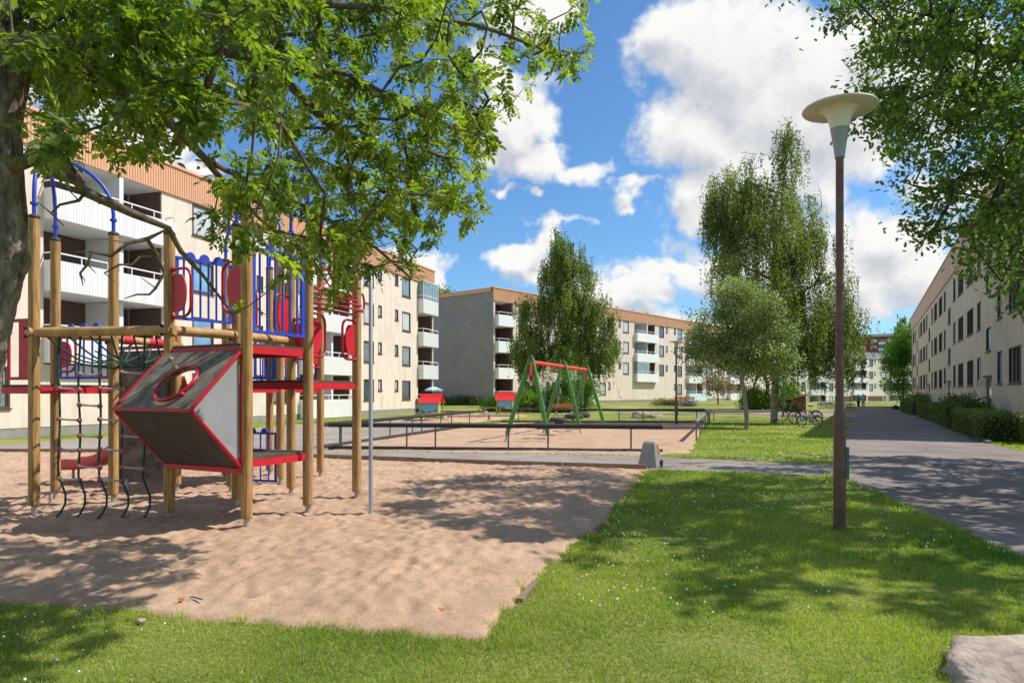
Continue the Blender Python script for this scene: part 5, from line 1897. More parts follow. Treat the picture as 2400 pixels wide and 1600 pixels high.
def beam(a, b, h, r=.062, sleeve=None):
    p, q = PP[a], PP[b]
    d = (q - p).normalized()
    t = MB(); t.tube([up(p - d * .08, h), up(p.lerp(q, .5), h), up(q + d * .08, h)], r, 14)
    o = t.build('log_beam', MAT['timber_log'], play, world=True)
    for f0, f1 in (sleeve or ()):
        s = MB(); s.tube([up(p.lerp(q, f0), h), up(p.lerp(q, f1), h)], r + .008, 14, cap=True); s.build('sleeve', MAT['red_sleeve'], o, world=True)
    bl = MB()
    for e in (p, q):
        bl.sphere(up(e - Vector((.05, .09, 0)), h + .05), .022, 8, 6).sphere(up(e - Vector((.05, .09, 0)), h - .06), .022, 8, 6)
    bl.build('bolt', MAT['cap_dark'], o, world=True)


beam('P1', 'P4', 2.42)
beam('P4', 'P12', 2.42)
beam('P12', 'P8', 2.42)
beam('P3', 'P15', 2.40, .055, ((.12, .28), (.52, .75)))
beam('P1', 'P3', 2.42)

# hanging rope ladder net under the front beam
def rope_net():
    a, b = PP['P1'], PP['P4']
    f = [(138.5, 138), (186, 181), (234, 233), (285, 289), (337, 347)]
    ropes = []

    def spot(px):
        r = (px - 1200) / F
        d = b - a
        t = (r * a.y - a.x) / (d.x - r * d.y)
        return a + d * t
    o = None
    for k, (pt, pb) in enumerate(f):
        p = spot(pt)
        pts = []
        ph = random.uniform(0, 3)
        for i in range(22):
            h = 2.38 - 2.36 * i / 21
            j = .012 * math.sin(h * 5 + ph)
            low = max(0, .55 - h)
            q = p + Vector((j + .17 * math.sin(low * 5.2) - low * .10, -low * .35, 0))
            pts.append(up(q, max(h, .03)))
        ropes.append((p, pts))
        t = MB(); t.tube(pts, .0135, 7)
        r_ = t.build('net_rope', MAT['rope_green'], play, world=True)
    hs_a, hs_b = (1.70, 1.31, .93, .55), (1.88, 1.49, 1.10, .71)
    for i, hs in ((0, hs_a), (1, hs_b), (2, hs_a), (3, (1.9, 1.49, 1.10, .71))):
        for h in hs:
            p, q = up(ropes[i][0], h), up(ropes[i + 1][0], h - .015)
            t = MB(); t.tube([p, q], .013, 8)
            g = t.build('net_rung', MAT['rung_grey'], play, world=True)
            for e in (p, q):
                s = MB(); s.sphere(e, .032, 10, 8); s.build('net_knob', MAT['knob_red'], g, world=True)
    # swagging net between the two beams
    c, d = PP['P3'], PP['P15']
    for k in range(6):
        p = up(a.lerp(b, .1 + .16 * k), 2.36); q = up(c.lerp(d, .1 + .16 * ((k * 2 + 1) % 6)), 2.34)
        t = MB(); t.tube([p.lerp(q, s / 10) - Z * (.30 * math.sin(math.pi * s / 10)) for s in range(11)], .012, 6); t.build('net_rope', MAT['rope_green'], play, world=True)
    for k in range(3):
        f_ = .25 + .25 * k
        p, q = up(a.lerp(c, f_), 2.12 + .05 * k), up(b.lerp(d, f_), 2.10)
        t = MB(); t.tube([p.lerp(q, s / 12) - Z * (.14 * math.sin(math.pi * s / 12)) for s in range(13)], .012, 6); t.build('net_rope', MAT['rope_green'], play, world=True)


rope_net()


# slanted climbing box
def climbing_box():
    a, b = PP['P4'], PP['P5']
    e = (b - a).normalized()
    n = Vector((e.y, -e.x, 0))
    if n.y > 0: n = -n
    a, b = a + e * .02, b - e * .02
    off, out = .075, .72
    top, mid, bot = 2.13, 1.46, .78
    TL, TR = up(a + n * off, top), up(b + n * off, top)
    ML, MR = up(a + n * out, mid), up(b + n * out, mid)
    BL, BR = up(a + n * off, bot), up(b + n * off, bot)
    Wd = (b - a).length
    root_m = MB()
    # upper board with a round hole
    dn = (ML - TL); Ls = dn.length; dn.normalize()
    nrm = e.cross(dn).normalized()
    if nrm.z < 0: nrm = -nrm
    hc = TL + e * Wd * .585 + dn * Ls * .60
    R, k = .26, 32
    ring_o, ring_i = [], []
    for i in range(k):
        an = 2 * math.pi * i / k
        ca, sa = math.cos(an), math.sin(an)
        ring_i.append(hc + e * R * ca + dn * R * sa)
        # ray to the board edge
        u0, v0 = Wd * .585, Ls * .60
        ts = []
        if ca > 1e-6: ts.append((Wd - u0) / ca)
        if ca < -1e-6: ts.append(-u0 / ca)
        if sa > 1e-6: ts.append((Ls - v0) / sa)
        if sa < -1e-6: ts.append(-v0 / sa)
        t = min(ts)
        ring_o.append(hc + e * t * ca + dn * t * sa)
    corners = [TL, TR, MR, ML]
    th = nrm * .02
    vs = ring_o + ring_i + [p - th for p in ring_o] + [p - th for p in ring_i]
    fs = []
    for i in range(k):
        j = (i + 1) % k
        fs += [(i, j, k + j, k + i), (2 * k + j, 2 * k + i, 3 * k + i, 3 * k + j), (k + i, k + j, 3 * k + j, 3 * k + i)]
    mb = MB(); mb.add(vs, fs)
    # fill the four corners the rays cut off
    for c in corners:
        i = min(range(k), key=lambda q: (ring_o[q] - c).length)
        for j in ((i + 1) % k, (i - 1) % k):
            mb.add([c, ring_o[i], ring_o[j]], [(0, 1, 2)])
    box = mb.build('climbing_board', MAT['ply_grey'], play, world=True)
    lo = MB()
    dn2 = (BL - ML).normalized(); n2 = e.cross(dn2).normalized()
    if n2.y > 0: n2 = -n2
    lo.prism([ML, MR, BR, BL], -n2 * .02)
    low = lo.build('under_board', MAT['deck_dark'], play, world=True)
    for s_, (t_, m_, b_) in ((-1, (TL, ML, BL)), (1, (TR, MR, BR))):
        sp = MB()
        ins = e * (-.03 * s_)
        sp.prism([t_ + ins, m_ + ins - n * .03, b_ + ins], e * .014 * s_)
        sp.build('side_panel', MAT['hpl_grey'], box, world=True)
        tb = MB()
        c1 = m_ + (t_ - m_) * .06; c2 = m_ + (b_ - m_) * .06
        tb.tube([t_ - n * .02, c1, m_.lerp((c1 + c2) / 2, .35), c2, b_ - n * .02], .024, 10)
        tb.build('edge_tube', MAT['red_tube'], box, world=True)
        vb = MB(); vb.bar(t_ - n * .03, b_ - n * .03, .03, .05, up=n); vb.build('edge_bar', MAT['red_paint'], box, world=True)
    cb = MB(); cb.bar(ML + n * .0, MR + n * .0, .03, .04); cb.build('front_bar', MAT['red_tube'], box, world=True)
    bb = MB(); bb.bar(BL + Z * -.03, BR + Z * -.03, .04, .055); bb.build('bottom_bar', MAT['red_paint'], box, world=True)
    rg = MB(); rg.tube([hc + nrm * .035 + e * (R + .005) * math.cos(2 * math.pi * i / 28) + dn * (R + .005) * math.sin(2 * math.pi * i / 28) for i in range(28)], .020, 8, closed=True)
    for an in (.6, 3.9):
        c = hc + nrm * .02 + e * (R + .02) * math.cos(an) + dn * (R + .02) * math.sin(an)
        rg.sphere(c, .03, 8, 6)
    rg.build('hole_ring', MAT['red_tube'], box, world=True)
    for (u, v, r) in ((.18, .13, .032), (.36, .30, .055), (.76, .12, .034), (.20, .60, .042)):
        c = TL + e * Wd * u + dn * Ls * v + nrm * .02
        h = MB()
        ax = Matrix((e, dn, nrm)).transposed().to_4x4()
        h.lathe([(r, -.02), (r * .95, r * .2), (r * .6, r * .55), (.001, r * .6)], 9, c, ax)
        h.build('climbing_hold', MAT['hold_beige'], box, world=True)


climbing_box()


# plywood climbing wall, slide, gate, fireman's pole, tube web
def play_rest():
    a, b = Vector((-6.12, 10.62, 0)), Vector((-5.36, 10.80, 0))
    d = (b - a).normalized(); nn = Vector((-d.y, d.x, 0))
    mb = MB(); mb.prism([up(a, .26), up(b, .20), up(b, 2.33), up(a, 2.28)], nn * .022)
    w = mb.build('climbing_wall', MAT['ply_grey'], play, world=True)
    for e in (a + d * .12, b - d * .1):
        l = MB(); l.tube([up(e, -.05), up(e, .30)], .025, 8); l.build('steel_foot', MAT['steel_leg'], w, world=True)
    t = MB(); t.bar(up(a, 2.33), up(b, 2.37), .05, .05); t.build('top_rail', MAT['red_paint'], w, world=True)
    # slide
    p0 = Vector((-5.25, 11.35, 1.76))
    path = [p0, Vector((-5.42, 11.37, 1.72)), Vector((-5.7, 11.42, 1.42)), Vector((-6.15, 11.48, .95)), Vector((-6.5, 11.54, .65)), Vector((-6.85, 11.6, .46)), Vector((-7.2, 11.66, .38)), Vector((-7.7, 11.76, .36))]
    pr = [(-.27, .16), (-.29, .16), (-.27, -.02), (.27, -.02), (.29, .16), (.27, .16), (.24, .02), (-.24, .02), (-.27, .16)]
    mb = MB(); mb.sweep(path, pr, True)
    s = mb.build('slide', MAT['slide_red'], play, world=True)
    for e in (Vector((-7.7, 11.6, 0)), Vector((-7.66, 11.92, 0)), Vector((-6.75, 11.55, 0))):
        l = MB(); l.tube([up(e, -.05), up(e, .36 if e.x < -7 else .58)], .025, 8); l.build('slide_leg', MAT['steel_leg'], s, world=True)
    # red gate panel at the left tower
    p1, p0_ = PP['P1'], PP['P0']
    d = (p0_ - p1).normalized()
    g = MB()
    g.bar(up(p1 + d * .07, 1.83), up(p1 + d * .50, 1.83), .04, .04).bar(up(p1 + d * .07, 2.58), up(p1 + d * .50, 2.58), .04, .04)
    g.tube([up(p1 + d * .46, 1.83), up(p1 + d * .46, 2.58)], .02, 8)
    go = g.build('gate_frame', MAT['red_tube'], play, world=True)
    s = MB(); s.bar(up(p1 + d * .17, 1.85), up(p1 + d * .17, 2.56), .02, .19, up=d); s.build('gate_panel', MAT['red_paint'], go, world=True)
    # pole
    q = V2(869, 1221)
    arm = PP['P7']
    mb = MB(); mb.tube([up(q, -.1), up(q, 3.05), up(q.lerp(arm, .06), 3.2), up(q.lerp(arm, .2), 3.28), up(arm, 3.28)], .027, 12)
    mb.build('sliding_pole', MAT['galvanised'], play, world=True)
    # web of red tubes above the second platform opening
    a, b = PP['P6'], PP['P7']
    d = (b - a).normalized(); nn = Vector((d.y, -d.x, 0))
    o = None
    for k, (h, out) in enumerate(((3.02, .02), (2.95, .12), (2.88, .18), (2.81, .20), (2.74, .14))):
        pts = [up(a + d * .05, h), up(a + d * .2 + nn * out, h - .01), up(b - d * .2 + nn * out, h), up(b - d * .05, h)]
        t = MB(); t.tube(pts, .016, 8)
        if o is None:
            o = t.build('tube_web', MAT['red_tube'], play, world=True)
        else:
            t.build('web_tube', MAT['red_tube'], o, world=True)
    for (f0, h0, f1, h1) in ((.1, 2.95, .5, 3.3), (.5, 3.3, .9, 2.95), (.3, 3.3, .65, 2.9), (.2, 2.88, .6, 3.3), (.6, 3.3, .92, 3.1)):
        t = MB(); t.tube([up(a.lerp(b, f0) + nn * .05, h0), up(a.lerp(b, f1) + nn * .02, h1)], .016, 8); t.build('web_tube', MAT['red_tube'], o, world=True)
    t = MB(); t.tube([up(a + d * .05, 3.3), up(b - d * .05, 3.3)], .018, 8); t.build('web_tube', MAT['red_tube'], o, world=True)
    lp = MB(); c = up(b + d * .02, 2.97)
    lp.tube([c + d * .06 + Z * .14, c + d * .16 + Z * .13, c + d * .2 + Z * .05, c + d * .2 - Z * .05, c + d * .16 - Z * .13, c + d * .06 - Z * .14], .017, 8); lp.build('loop_grip', MAT['red_tube'], play, world=True)


play_rest()

# ------------------------------------------------------------------ swing
swing = thing('swing_frame', 'swing frame with green sloping legs and a red top beam', 'swing', (1.9, 26, 0))
FEET = [((-.25, 22.2), (1.22, 22.2), (.62, 22.25)), ((1.155, 26.4), (2.69, 26.4), (2.0, 26.3)), ((2.60, 30.3), (4.15, 30.3), (3.32, 30.3))]
HT = 2.76
for fa, fb, ap in FEET:
    for f in (fa, fb):
        foot, apex = Vector((f[0], f[1], 0)), Vector((ap[0] + (.03 if f is fb else -.03), ap[1], HT))
        p0 = foot.lerp(apex, .10)
        mb = MB(); mb.tube([p0, p0.lerp(apex, .02), foot.lerp(apex, .98), apex], [.05, .075, .075, .06], 12)
        o = mb.build('leg', MAT['swing_green'], swing, world=True)
        mb = MB(); mb.tube([foot - Z * .1, foot.lerp(apex, .105)], .03, 8); mb.build('steel_foot', MAT['steel_leg'], o, world=True)
    c = MB(); c.lathe([(.001, .10), (.06, .09), (.08, .03), (.08, -.03)], 10, (ap[0], ap[1], HT + .0)); c.build('cap', MAT['cap_dark'], swing, world=True)
BA = [Vector((f[2][0], f[2][1], HT - .12)) for f in FEET]
for a, b in zip(BA[:-1], BA[1:]):
    d = (b - a).normalized()
    mb = MB(); mb.tube([a + d * .09, b - d * .09], .06, 12)
    o = mb.build('top_beam', MAT['swing_red'], swing, world=True)
    for f in (.18, .32, .42, .58, .70, .84):
        h = MB(); h.tube([a.lerp(b, f) - Z * .05, a.lerp(b, f) - Z * .14], .022, 8); h.build('hanger', MAT['swing_red'], o, world=True)
for p, s in ((BA[0], -1), (BA[2], 1)):
    mb = MB(); mb.bar(p + Vector((.0, .1 * s, -.02)), p + Vector((-.02, .12 * s, -.42)), .05, .05); mb.bar(p + Vector((-.12, .12 * s, -.42)), p + Vector((.1, .12 * s, -.46)), .05, .05); mb.build('end_bracket', MAT['swing_red'], swing, world=True)


def torus(mb, c, R, r, axis='z', n=20, m=8, sq=1.0):
    pts = []
    for i in range(n):
        a = 2 * math.pi * i / n
        pts.append((c[0] + R * math.cos(a), c[1] + R * math.sin(a), c[2]) if axis == 'z' else (c[0] + R * math.cos(a), c[1], c[2] + R * math.sin(a)))
    return mb.tube(pts, r, m, closed=True)


def tyre_swing(label, p, h, R, r, beamp, spread, style='flat'):
    root = thing('tyre_swing', label, 'swing seat', (p.x, p.y, h), 0, 'tyre seats hanging from the swing')
    mb = MB()
    if style == 'flat':
        torus(mb, (p.x, p.y, h), R, r)
    else:
        torus(mb, (p.x, p.y, h), R, r)
        torus(mb, (p.x, p.y, h - .12), R * .55, r * .8)
    mb.build('tyre', MAT['tyre'], root, world=True)
    knot = Vector((p.x, p.y, h + .45))
    for k in range(3):
        a = 2 * math.pi * k / 3 + .4
        t = MB(); t.tube([Vector((p.x + R * math.cos(a), p.y + R * math.sin(a), h + r * .7)), knot], .009, 5); t.build('strap', MAT['rubber_black'], root, world=True)
    for q in beamp:
        t = MB(); t.tube([knot, q], .006, 5); t.build('chain', MAT['galvanised'], root, world=True)


def on(i, f):
    return BA[i].lerp(BA[i + 1], f)


for (lab, i, f, h, R, r, st) in (('wide tyre seat hanging nearest the camera under the front swing bay', 0, .36, .50, .30, .11, 'flat'), ('double tyre toddler seat hanging at the back of the front swing bay', 0, .80, .62, .24, .09, 'cup'),
                                 ('broad tyre seat hanging in the middle of the rear swing bay', 1, .40, .66, .30, .10, 'flat'), ('tyre seat hanging farthest back by the last swing legs', 1, .80, .66, .22, .11, 'flat')):
    q = on(i, f)
    tyre_swing(lab, Vector((q.x, q.y, 0)), h, R, r, [on(i, f - .08) - Z * .14, on(i, f + .08) - Z * .14], .2, st)


# ------------------------------------------------------------------ rail fences round the swing pit
def rail_fence(label, a, b, posts, h, m='rail_black', kerb=True, r=.066, ext=(0, 0), splits=()):
    a, b = Vector((*a, 0)), Vector((*b, 0))
    d = (b - a).normalized()
    root = thing('rail_fence', label, 'fence', a)
    cuts = [0.0] + list(splits) + [1.0]
    A, B = a - d * ext[0], b + d * ext[1]
    for f0, f1 in zip(cuts[:-1], cuts[1:]):
        p, q = A.lerp(B, f0) + d * .008, A.lerp(B, f1) - d * .008
        mb = MB(); mb.tube([up(p, h), up(p.lerp(q, .5), h + random.uniform(-.012, .012)), up(q, h)], r, 14)
        mb.build('rail', MAT[m], root, world=True)
        if kerb:
            k = MB(); k.tube([up(p, .045), up(p.lerp(q, .5), .045 + random.uniform(-.01, .01)), up(q, .045)], r * 1.05, 12); k.build('ground_log', MAT[m], root, world=True)
    for f in posts:
        p = a.lerp(b, f)
        t = MB(); t.tube([up(p, -.1), up(p, h - r * .8)], .024, 8); t.build('fence_post', MAT['post_steel'], root, world=True)


rail_fence('dark log rail along the near side of the swing pit', (-5.3, 19.75), (3.9, 18.6), (.04, .25, .34, .565, .685, .93), .71, ext=(.0, .2), splits=(.57, .63))
rail_fence('dark log rail along the left side of the swing pit', (-5.4, 20.6), (-1.95, 33.4), (.03, .30, .45, .52, .68, .78, .97), .70, ext=(.6, .3), splits=(.5,))
rail_fence('dark log rail along the far side of the swing pit', (-.3, 37.0), (10.4, 36.9), (.06, .57, .69, .96), .70, ext=(.3, .0), splits=(.35, .55))
rail_fence('weathered grey log rail along the right side of the swing pit', (6.05, 22.5), (10.5, 36.2), (.03, .22, .33, .48, .60, .75, .88, .97), .68, m='rail_grey', kerb=False, ext=(.2, .0))
rail_fence('low pale log rail beyond the far right corner of the swing pit', (11.2, 38.6), (15.8, 40.5), (.05, .5, .95), .55, m='rail_grey', kerb=False)


# ------------------------------------------------------------------ lamp posts
def lamp(label, p, hs=1.0, tilt=0.0, green=False):
    root = thing('lamp_post', label, 'lamp post', p, 0, 'park lamps with trumpet shaped shades')
    m = MAT['hatch_green' if green else 'lamp_pole']
    x, y, z = p
    o = (x, y, z)
    mb = MB(); mb.lathe([(.075, -.3), (.071, .0), (.070, 1.36 * hs), (.066, 1.40 * hs), (.052, 1.46 * hs), (.046, 1.5 * hs), (.044, 4.47 * hs)], 20, o); mb.build('pole', m, root, world=True)
    hb = MB(); hb.box(x + .045, x + .085, y - .06, y + .04, z + .62 * hs, z + 1.0 * hs); hb.build('hatch', MAT['hatch_green'], root, world=True)
    h0 = 4.44 * hs
    s = hs
    lo = MB(); lo.lathe([(.001, h0), (.056 * s, h0), (.056 * s, h0 + .02), (.075 * s, h0 + .17 * s), (.105 * s, h0 + .355 * s)], 24, o); lo.build('lamp_neck', MAT['lamp_grey'], root, world=True)
    M = Matrix.Rotation(math.radians(tilt), 4, 'Y') @ Matrix.Rotation(math.radians(-2), 4, 'X')
    ct = Vector(o) + Z * (h0 + .355 * s)
    sh = MB(); sh.lathe([(.105 * s, 0), (.122 * s, .08 * s), (.148 * s, .155 * s), (.185 * s, .205 * s), (.215 * s, .222 * s)], 28, o, Matrix.Translation((0, 0, h0 + .355 * s))); sh.build('lamp_shade', MAT['lamp_white'], root, world=True)
    br = MB(); br.lathe([(.0, .0), (.41 * s, .0), (.418 * s, .012 * s), (.41 * s, .026 * s), (.25 * s, .07 * s), (.001, .085 * s)], 36, o, Matrix.Translation((0, 0, h0 + .578 * s)) @ Matrix.Rotation(math.radians(-tilt), 4, 'Y')); br.build('brim', MAT['lamp_brim'], root, world=True)


lamp('tall brown lamp post standing in the near right lawn', tuple(gp(1968, 1243)))
lamp('brown lamp post at the far side of the swing pit', (8.25, 34.3, 0), .83, 0)
lamp('slim grey green lamp post right of the birch trunk', tuple(gp(1836, 977)), .95, 0, True)
lamp('distant slim lamp post before the far house', tuple(gp(1924, 949)), .95, 0, True)


# ------------------------------------------------------------------ concrete block, rocks, litter
def concrete_block():
    p = gp(1524, 1093)
    p = Vector((p.x, p.y, .012))
    root = thing('concrete_block', 'tapered grey concrete road block with orange reflectors on the path', 'road block', p)
    mb = MB()
    a = math.radians(-18)
    ex, ey = Vector((math.cos(a), math.sin(a), 0)), Vector((-math.sin(a), math.cos(a), 0))
    W0, D0, W1, D1, hh = .25, .30, .145, .17, .54
    lv = [(W0, D0, 0), (W0 * .98, D0 * .98, .03), (W1 + .01, D1 + .01, hh - .05), (W1 - .02, D1 - .02, hh), (W1 - .05, D1 - .05, hh + .012)]
    n = 16
    vs, fs = [], []
    for (w, d, z) in lv:
        for k in range(n):
            t = 2 * math.pi * k / n + math.pi / n
            c, s = math.cos(t), math.sin(t)
            q = (abs(c) ** 6 + abs(s) ** 6) ** (-1 / 6)
            vs.append(p + ex * w * c * q + ey * d * s * q + Z * z)
    for i in range(len(lv) - 1):
        fs += [(i * n + k, i * n + (k + 1) % n, (i + 1) * n + (k + 1) % n, (i + 1) * n + k) for k in range(n)]
    fs.append(tuple(len(lv) * n - n + k for k in range(n)))
    mb.add(vs, fs)
    b = mb.build('block', MAT['concrete'], root, world=True)
    for k in (-1, 1):
        r = MB()
        c0 = p + ex * (W1 + .035) + ey * (.05 * k) + Z * (hh - .15)
        r.obox(c0, ex * .012, ey * .035, (Z * .11 - ex * .022)); r.build('reflector', MAT['reflector_orange'], root, world=True)
        f = MB(); f.box(0, 0, 0, 0, 0, 0) if False else f.obox(p + ex * (W0 - .02) + ey * (.13 * k) + Z * .065, ex * .03, ey * .045, Z * .065); f.build('lifting_notch', MAT['rubber_black'], root, world=True)


concrete_block()


def rock(name, label, c, s, seed, m='rock'):
    mb = MB()
    nu, nv = 40, 24
    vs, fs = [], []
    for j in range(nv + 1):
        th = math.pi * j / nv
        for i in range(nu):
            ph = 2 * math.pi * i / nu
            d = Vector((math.sin(th) * math.cos(ph), math.sin(th) * math.sin(ph), math.cos(th)))
            k = 1 + .30 * noise.noise(d * 1.3 + Vector((seed, 0, 0))) + .14 * noise.noise(d * 3.1 + Vector((0, seed, 0))) + .05 * noise.noise(d * 8 + Vector((0, 0, seed)))
            q = Vector((d.x * s[0], d.y * s[1], d.z * s[2])) * k
            q.z = min(q.z, s[2] * (.80 + .07 * noise.noise((d.x * 2, d.y * 2, seed))))
            vs.append(Vector(c) + q)
    for j in range(nv):
        for i in range(nu):
            fs.append((j * nu + i, j * nu + (i + 1) % nu, (j + 1) * nu + (i + 1) % nu, (j + 1) * nu + i))
    mb.add(vs, fs, True)
    tag(mb.solo(name, MAT[m], c), label, 'rock')


rock('boulder', 'pale grey boulder in the grass at the lower right corner', (3.12, 3.92, .0), (.64, .5, .175), 4.2)
p = gp(1513, 979)
rock('boulder', 'flat pale rock lying in the lawn behind the swing pit', (p.x, p.y, .0), (1.15, .7, .50), 9.1)
for k, (px, py, s, lab) in enumerate(((768, 1075, .12, 'small stone at the far sandpit edge beside the fence corner'), (1056, 1084, .10, 'small stone at the middle of the far sandpit edge'), (1237, 1092, .11, 'small stone at the far sandpit edge near the concrete block'), (331, 1463, .035, 'pale pebble in the grass left of the sandpit corner'))):
    q = gp(px, py); rock('stone', lab, (q.x, q.y, .03), (s, s * .7, s * .6), 3.3 * k + 1)


def leaf_litter(label, px, py, s, rz):
    q = gp(px, py)
    mb = MB()
    c = Vector((q.x, q.y, .05))
    V, Fc = scatter(np.array([tuple(c)] * 2), np.array([[math.cos(rz), math.sin(rz), .25], [math.cos(rz + .9), math.sin(rz + .9), .5]]), np.array([[0, -.5, 1.0]] * 2), np.array([s, s * .8]), OAK_V, OAK_F)
    mb.add([tuple(v) for v in V], [tuple(f) for f in Fc])
    tag(mb.solo('fallen_leaf', MAT['dry_leaf'], c), label, 'leaf')


leaf_litter('curled brown leaf lying on the sand near the front lawn', 585, 1434, .09, .6)
leaf_litter('small reddish leaf on the sand left of the curled brown leaf', 428, 1423, .06, 2.0)
leaf_litter('orange scrap of leaf on the sand near the sandpit corner', 1032, 1447, .05, 1.0)
for lab, pts in (('thin twig lying on the sand near the front lawn', ((445, 1420), (455, 1419), (465, 1423), (474, 1425))), ('short twig lying on the sand right of the climbing frame', ((980, 1138), (1000, 1137), (1008, 1139)))):
    w = [gp(*q) + Z * .07 for q in pts]
    tag(MB().tube(w, .006, 5).solo('twig', MAT['bark_twig'], w[0]), lab, 'twig')


# ------------------------------------------------------------------ playhouses, benches, toys
def playhouse(label, p, ang, k=1.0, slide=False):
    root = thing('playhouse', label, 'playhouse', p, ang)
    W, D = .55 * k, .45 * k
    fl, ev, rg = .48 * k, 1.12 * k, 1.66 * k
    for sx in (-1, 1):
        for sy in (-1, 1):
            t = MB(); t.box(sx * W - .035, sx * W + .035, sy * D - .035, sy * D + .035, -.05, ev + .1); t.build('post', MAT['toy_green'], root)
    t = MB(); t.box(-W + .04, W - .04, -D + .04, D - .04, fl - .05, fl); t.build('floor', MAT['toy_wood'], root)
    t = MB(); t.box(-W + .05, W - .05, -D - .012, -D + .012, fl + .12, ev); f = t.build('front_panel', MAT['toy_blue'], root)
    for sx in (-1, 0, 1):
        t = MB(); t.box(sx * (W - .12) - .03, sx * (W - .12) + .03, -D - .02, -D - .013, fl + (.02 if sx == 0 else .14), fl + (.08 if sx == 0 else .20)); t.build('bracket', MAT['rubber_black'], f)
    t = MB(); t.box(W - .012, W + .012, -D + .05, -D + .42 * k, fl + .02, ev + .1); s = t.build('side_panel', MAT['toy_wood' if slide else 'toy_blue'], root)
    t = MB(); t.box(W + .013, W + .02, -D + .08, -D + .26, ev - .12, ev - .02); t.build('letter_slot', MAT['rubber_black'], s)
    # curved roof halves
    for sy in (-1, 1):
        pr = [(0, rg), (sy * D * .45, rg - .26 * k), (sy * D * .9, ev + .10), (sy * (D + .12), ev - .02)]
        t = MB()
        vs, fs = [], []
        for (y, z) in pr:
            vs += [(-W - .14, y, z), (W + .14, y, z)]
        for (y, z) in pr:
            vs += [(-W - .14, y, z - .025), (W + .14, y, z - .025)]
        m = len(pr)
        for i in range(m - 1):
            fs += [(2 * i, 2 * i + 1, 2 * i + 3, 2 * i + 2), (2 * m + 2 * i, 2 * m + 2 * i + 2, 2 * m + 2 * i + 3, 2 * m + 2 * i + 1), (2 * i, 2 * i + 2, 2 * m + 2 * i + 2, 2 * m + 2 * i), (2 * i + 1, 2 * m + 2 * i + 1, 2 * m + 2 * i + 3, 2 * i + 3)]
        fs += [(2 * m - 2, 2 * m - 1, 4 * m - 1, 4 * m - 2)]
        t.add(vs, fs); t.build('roof', MAT['toy_red'], root)
    if slide:
        t = MB(); t.sweep([(-W, 0, fl), (-W - .15, 0, fl - .02), (-W - .45, 0, fl - .26), (-W - .7, 0, .14), (-W - .95, 0, .09), (-W - 1.15, 0, .09)], [(-.22, .14), (-.22, -.02), (.22, -.02), (.22, .14), (.2, .14), (.2, .01), (-.2, .01), (-.2, .14), (-.22, .14)])
        t.build('slide', MAT['slide_blue'], root)
        t = MB(); t.box(W + .04, W + .6, -.2, .2, 0, .12); t.build('step', MAT['toy_wood'], root)


playhouse('red roofed playhouse with a grey blue slide beside the left house', tuple(gp(1012, 986)), math.radians(-14), .95, True)
playhouse('red roofed playhouse without slide before the brick gable', tuple(gp(1186, 973)), math.radians(-12), 1.0)


def bench(label, p, ang, L_=1.6, white=True):
    root = thing('bench', label, 'bench', p, ang)
    for sx in (-1, 1):
        t = MB(); t.box(sx * L_ * .33 - .05, sx * L_ * .33 + .05, -.2, .22, -.05, .40).box(sx * L_ * .33 - .05, sx * L_ * .33 + .05, .16, .24, .40, .62); t.build('leg', MAT['bench_white'], root)
    for k in range(3):
        t = MB(); t.box(-L_ / 2, L_ / 2, -.22 + k * .135, -.10 + k * .135, .40, .44); t.build('seat_slat', MAT['bench_wood'], root)
    for k in range(2):
        t = MB(); t.box(-L_ / 2, L_ / 2, .14, .17, .52 + k * .16, .66 + k * .16); t.build('back_slat', MAT['bench_wood'], root)


bench('orange brown bench with white legs behind the swing', tuple(gp(1322, 971)), 0, 1.75)
bench('short orange bench left of the blue spring toy', tuple(gp(1233, 966)), 0, 1.0)
bench('orange bench on the far lawn beside the flower clumps', tuple(gp(1612, 946)), .2, 1.9)
bench('orange bench end behind the far lamp post', tuple(gp(1590, 944)), .2, 1.0)


def spring_toy(label, p, body, ang):
    root = thing('spring_rider', label, 'spring rider', p, ang)
    root.scale = (.68, .68, .72)
    t = MB(); t.tube([(.11 * math.cos(a), .11 * math.sin(a), .02 + .40 * a / 31.4) for a in np.arange(0, 31.4, .4)], .022, 6); t.build('spring', MAT['toy_red'], root)
    t = MB()
    t.prism([(-.42, -.03, .42), (-.2, -.03, .40), (.2, -.03, .40), (.45, -.03, .52), (.42, -.03, .70), (.25, -.03, .80), (.15, -.03, .60), (-.15, -.03, .56), (-.35, -.03, .70), (-.46, -.03, .64)], (0, .06, 0))
    t.build('figure', MAT[body], root)
    t = MB(); t.box(-.2, .1, -.14, .14, .565, .60); t.build('seat', MAT[body], root)
    t = MB(); t.tube([(.2, -.18, .7), (.2, .18, .7)], .015, 6); t.build('handle', MAT['cap_dark'], root)


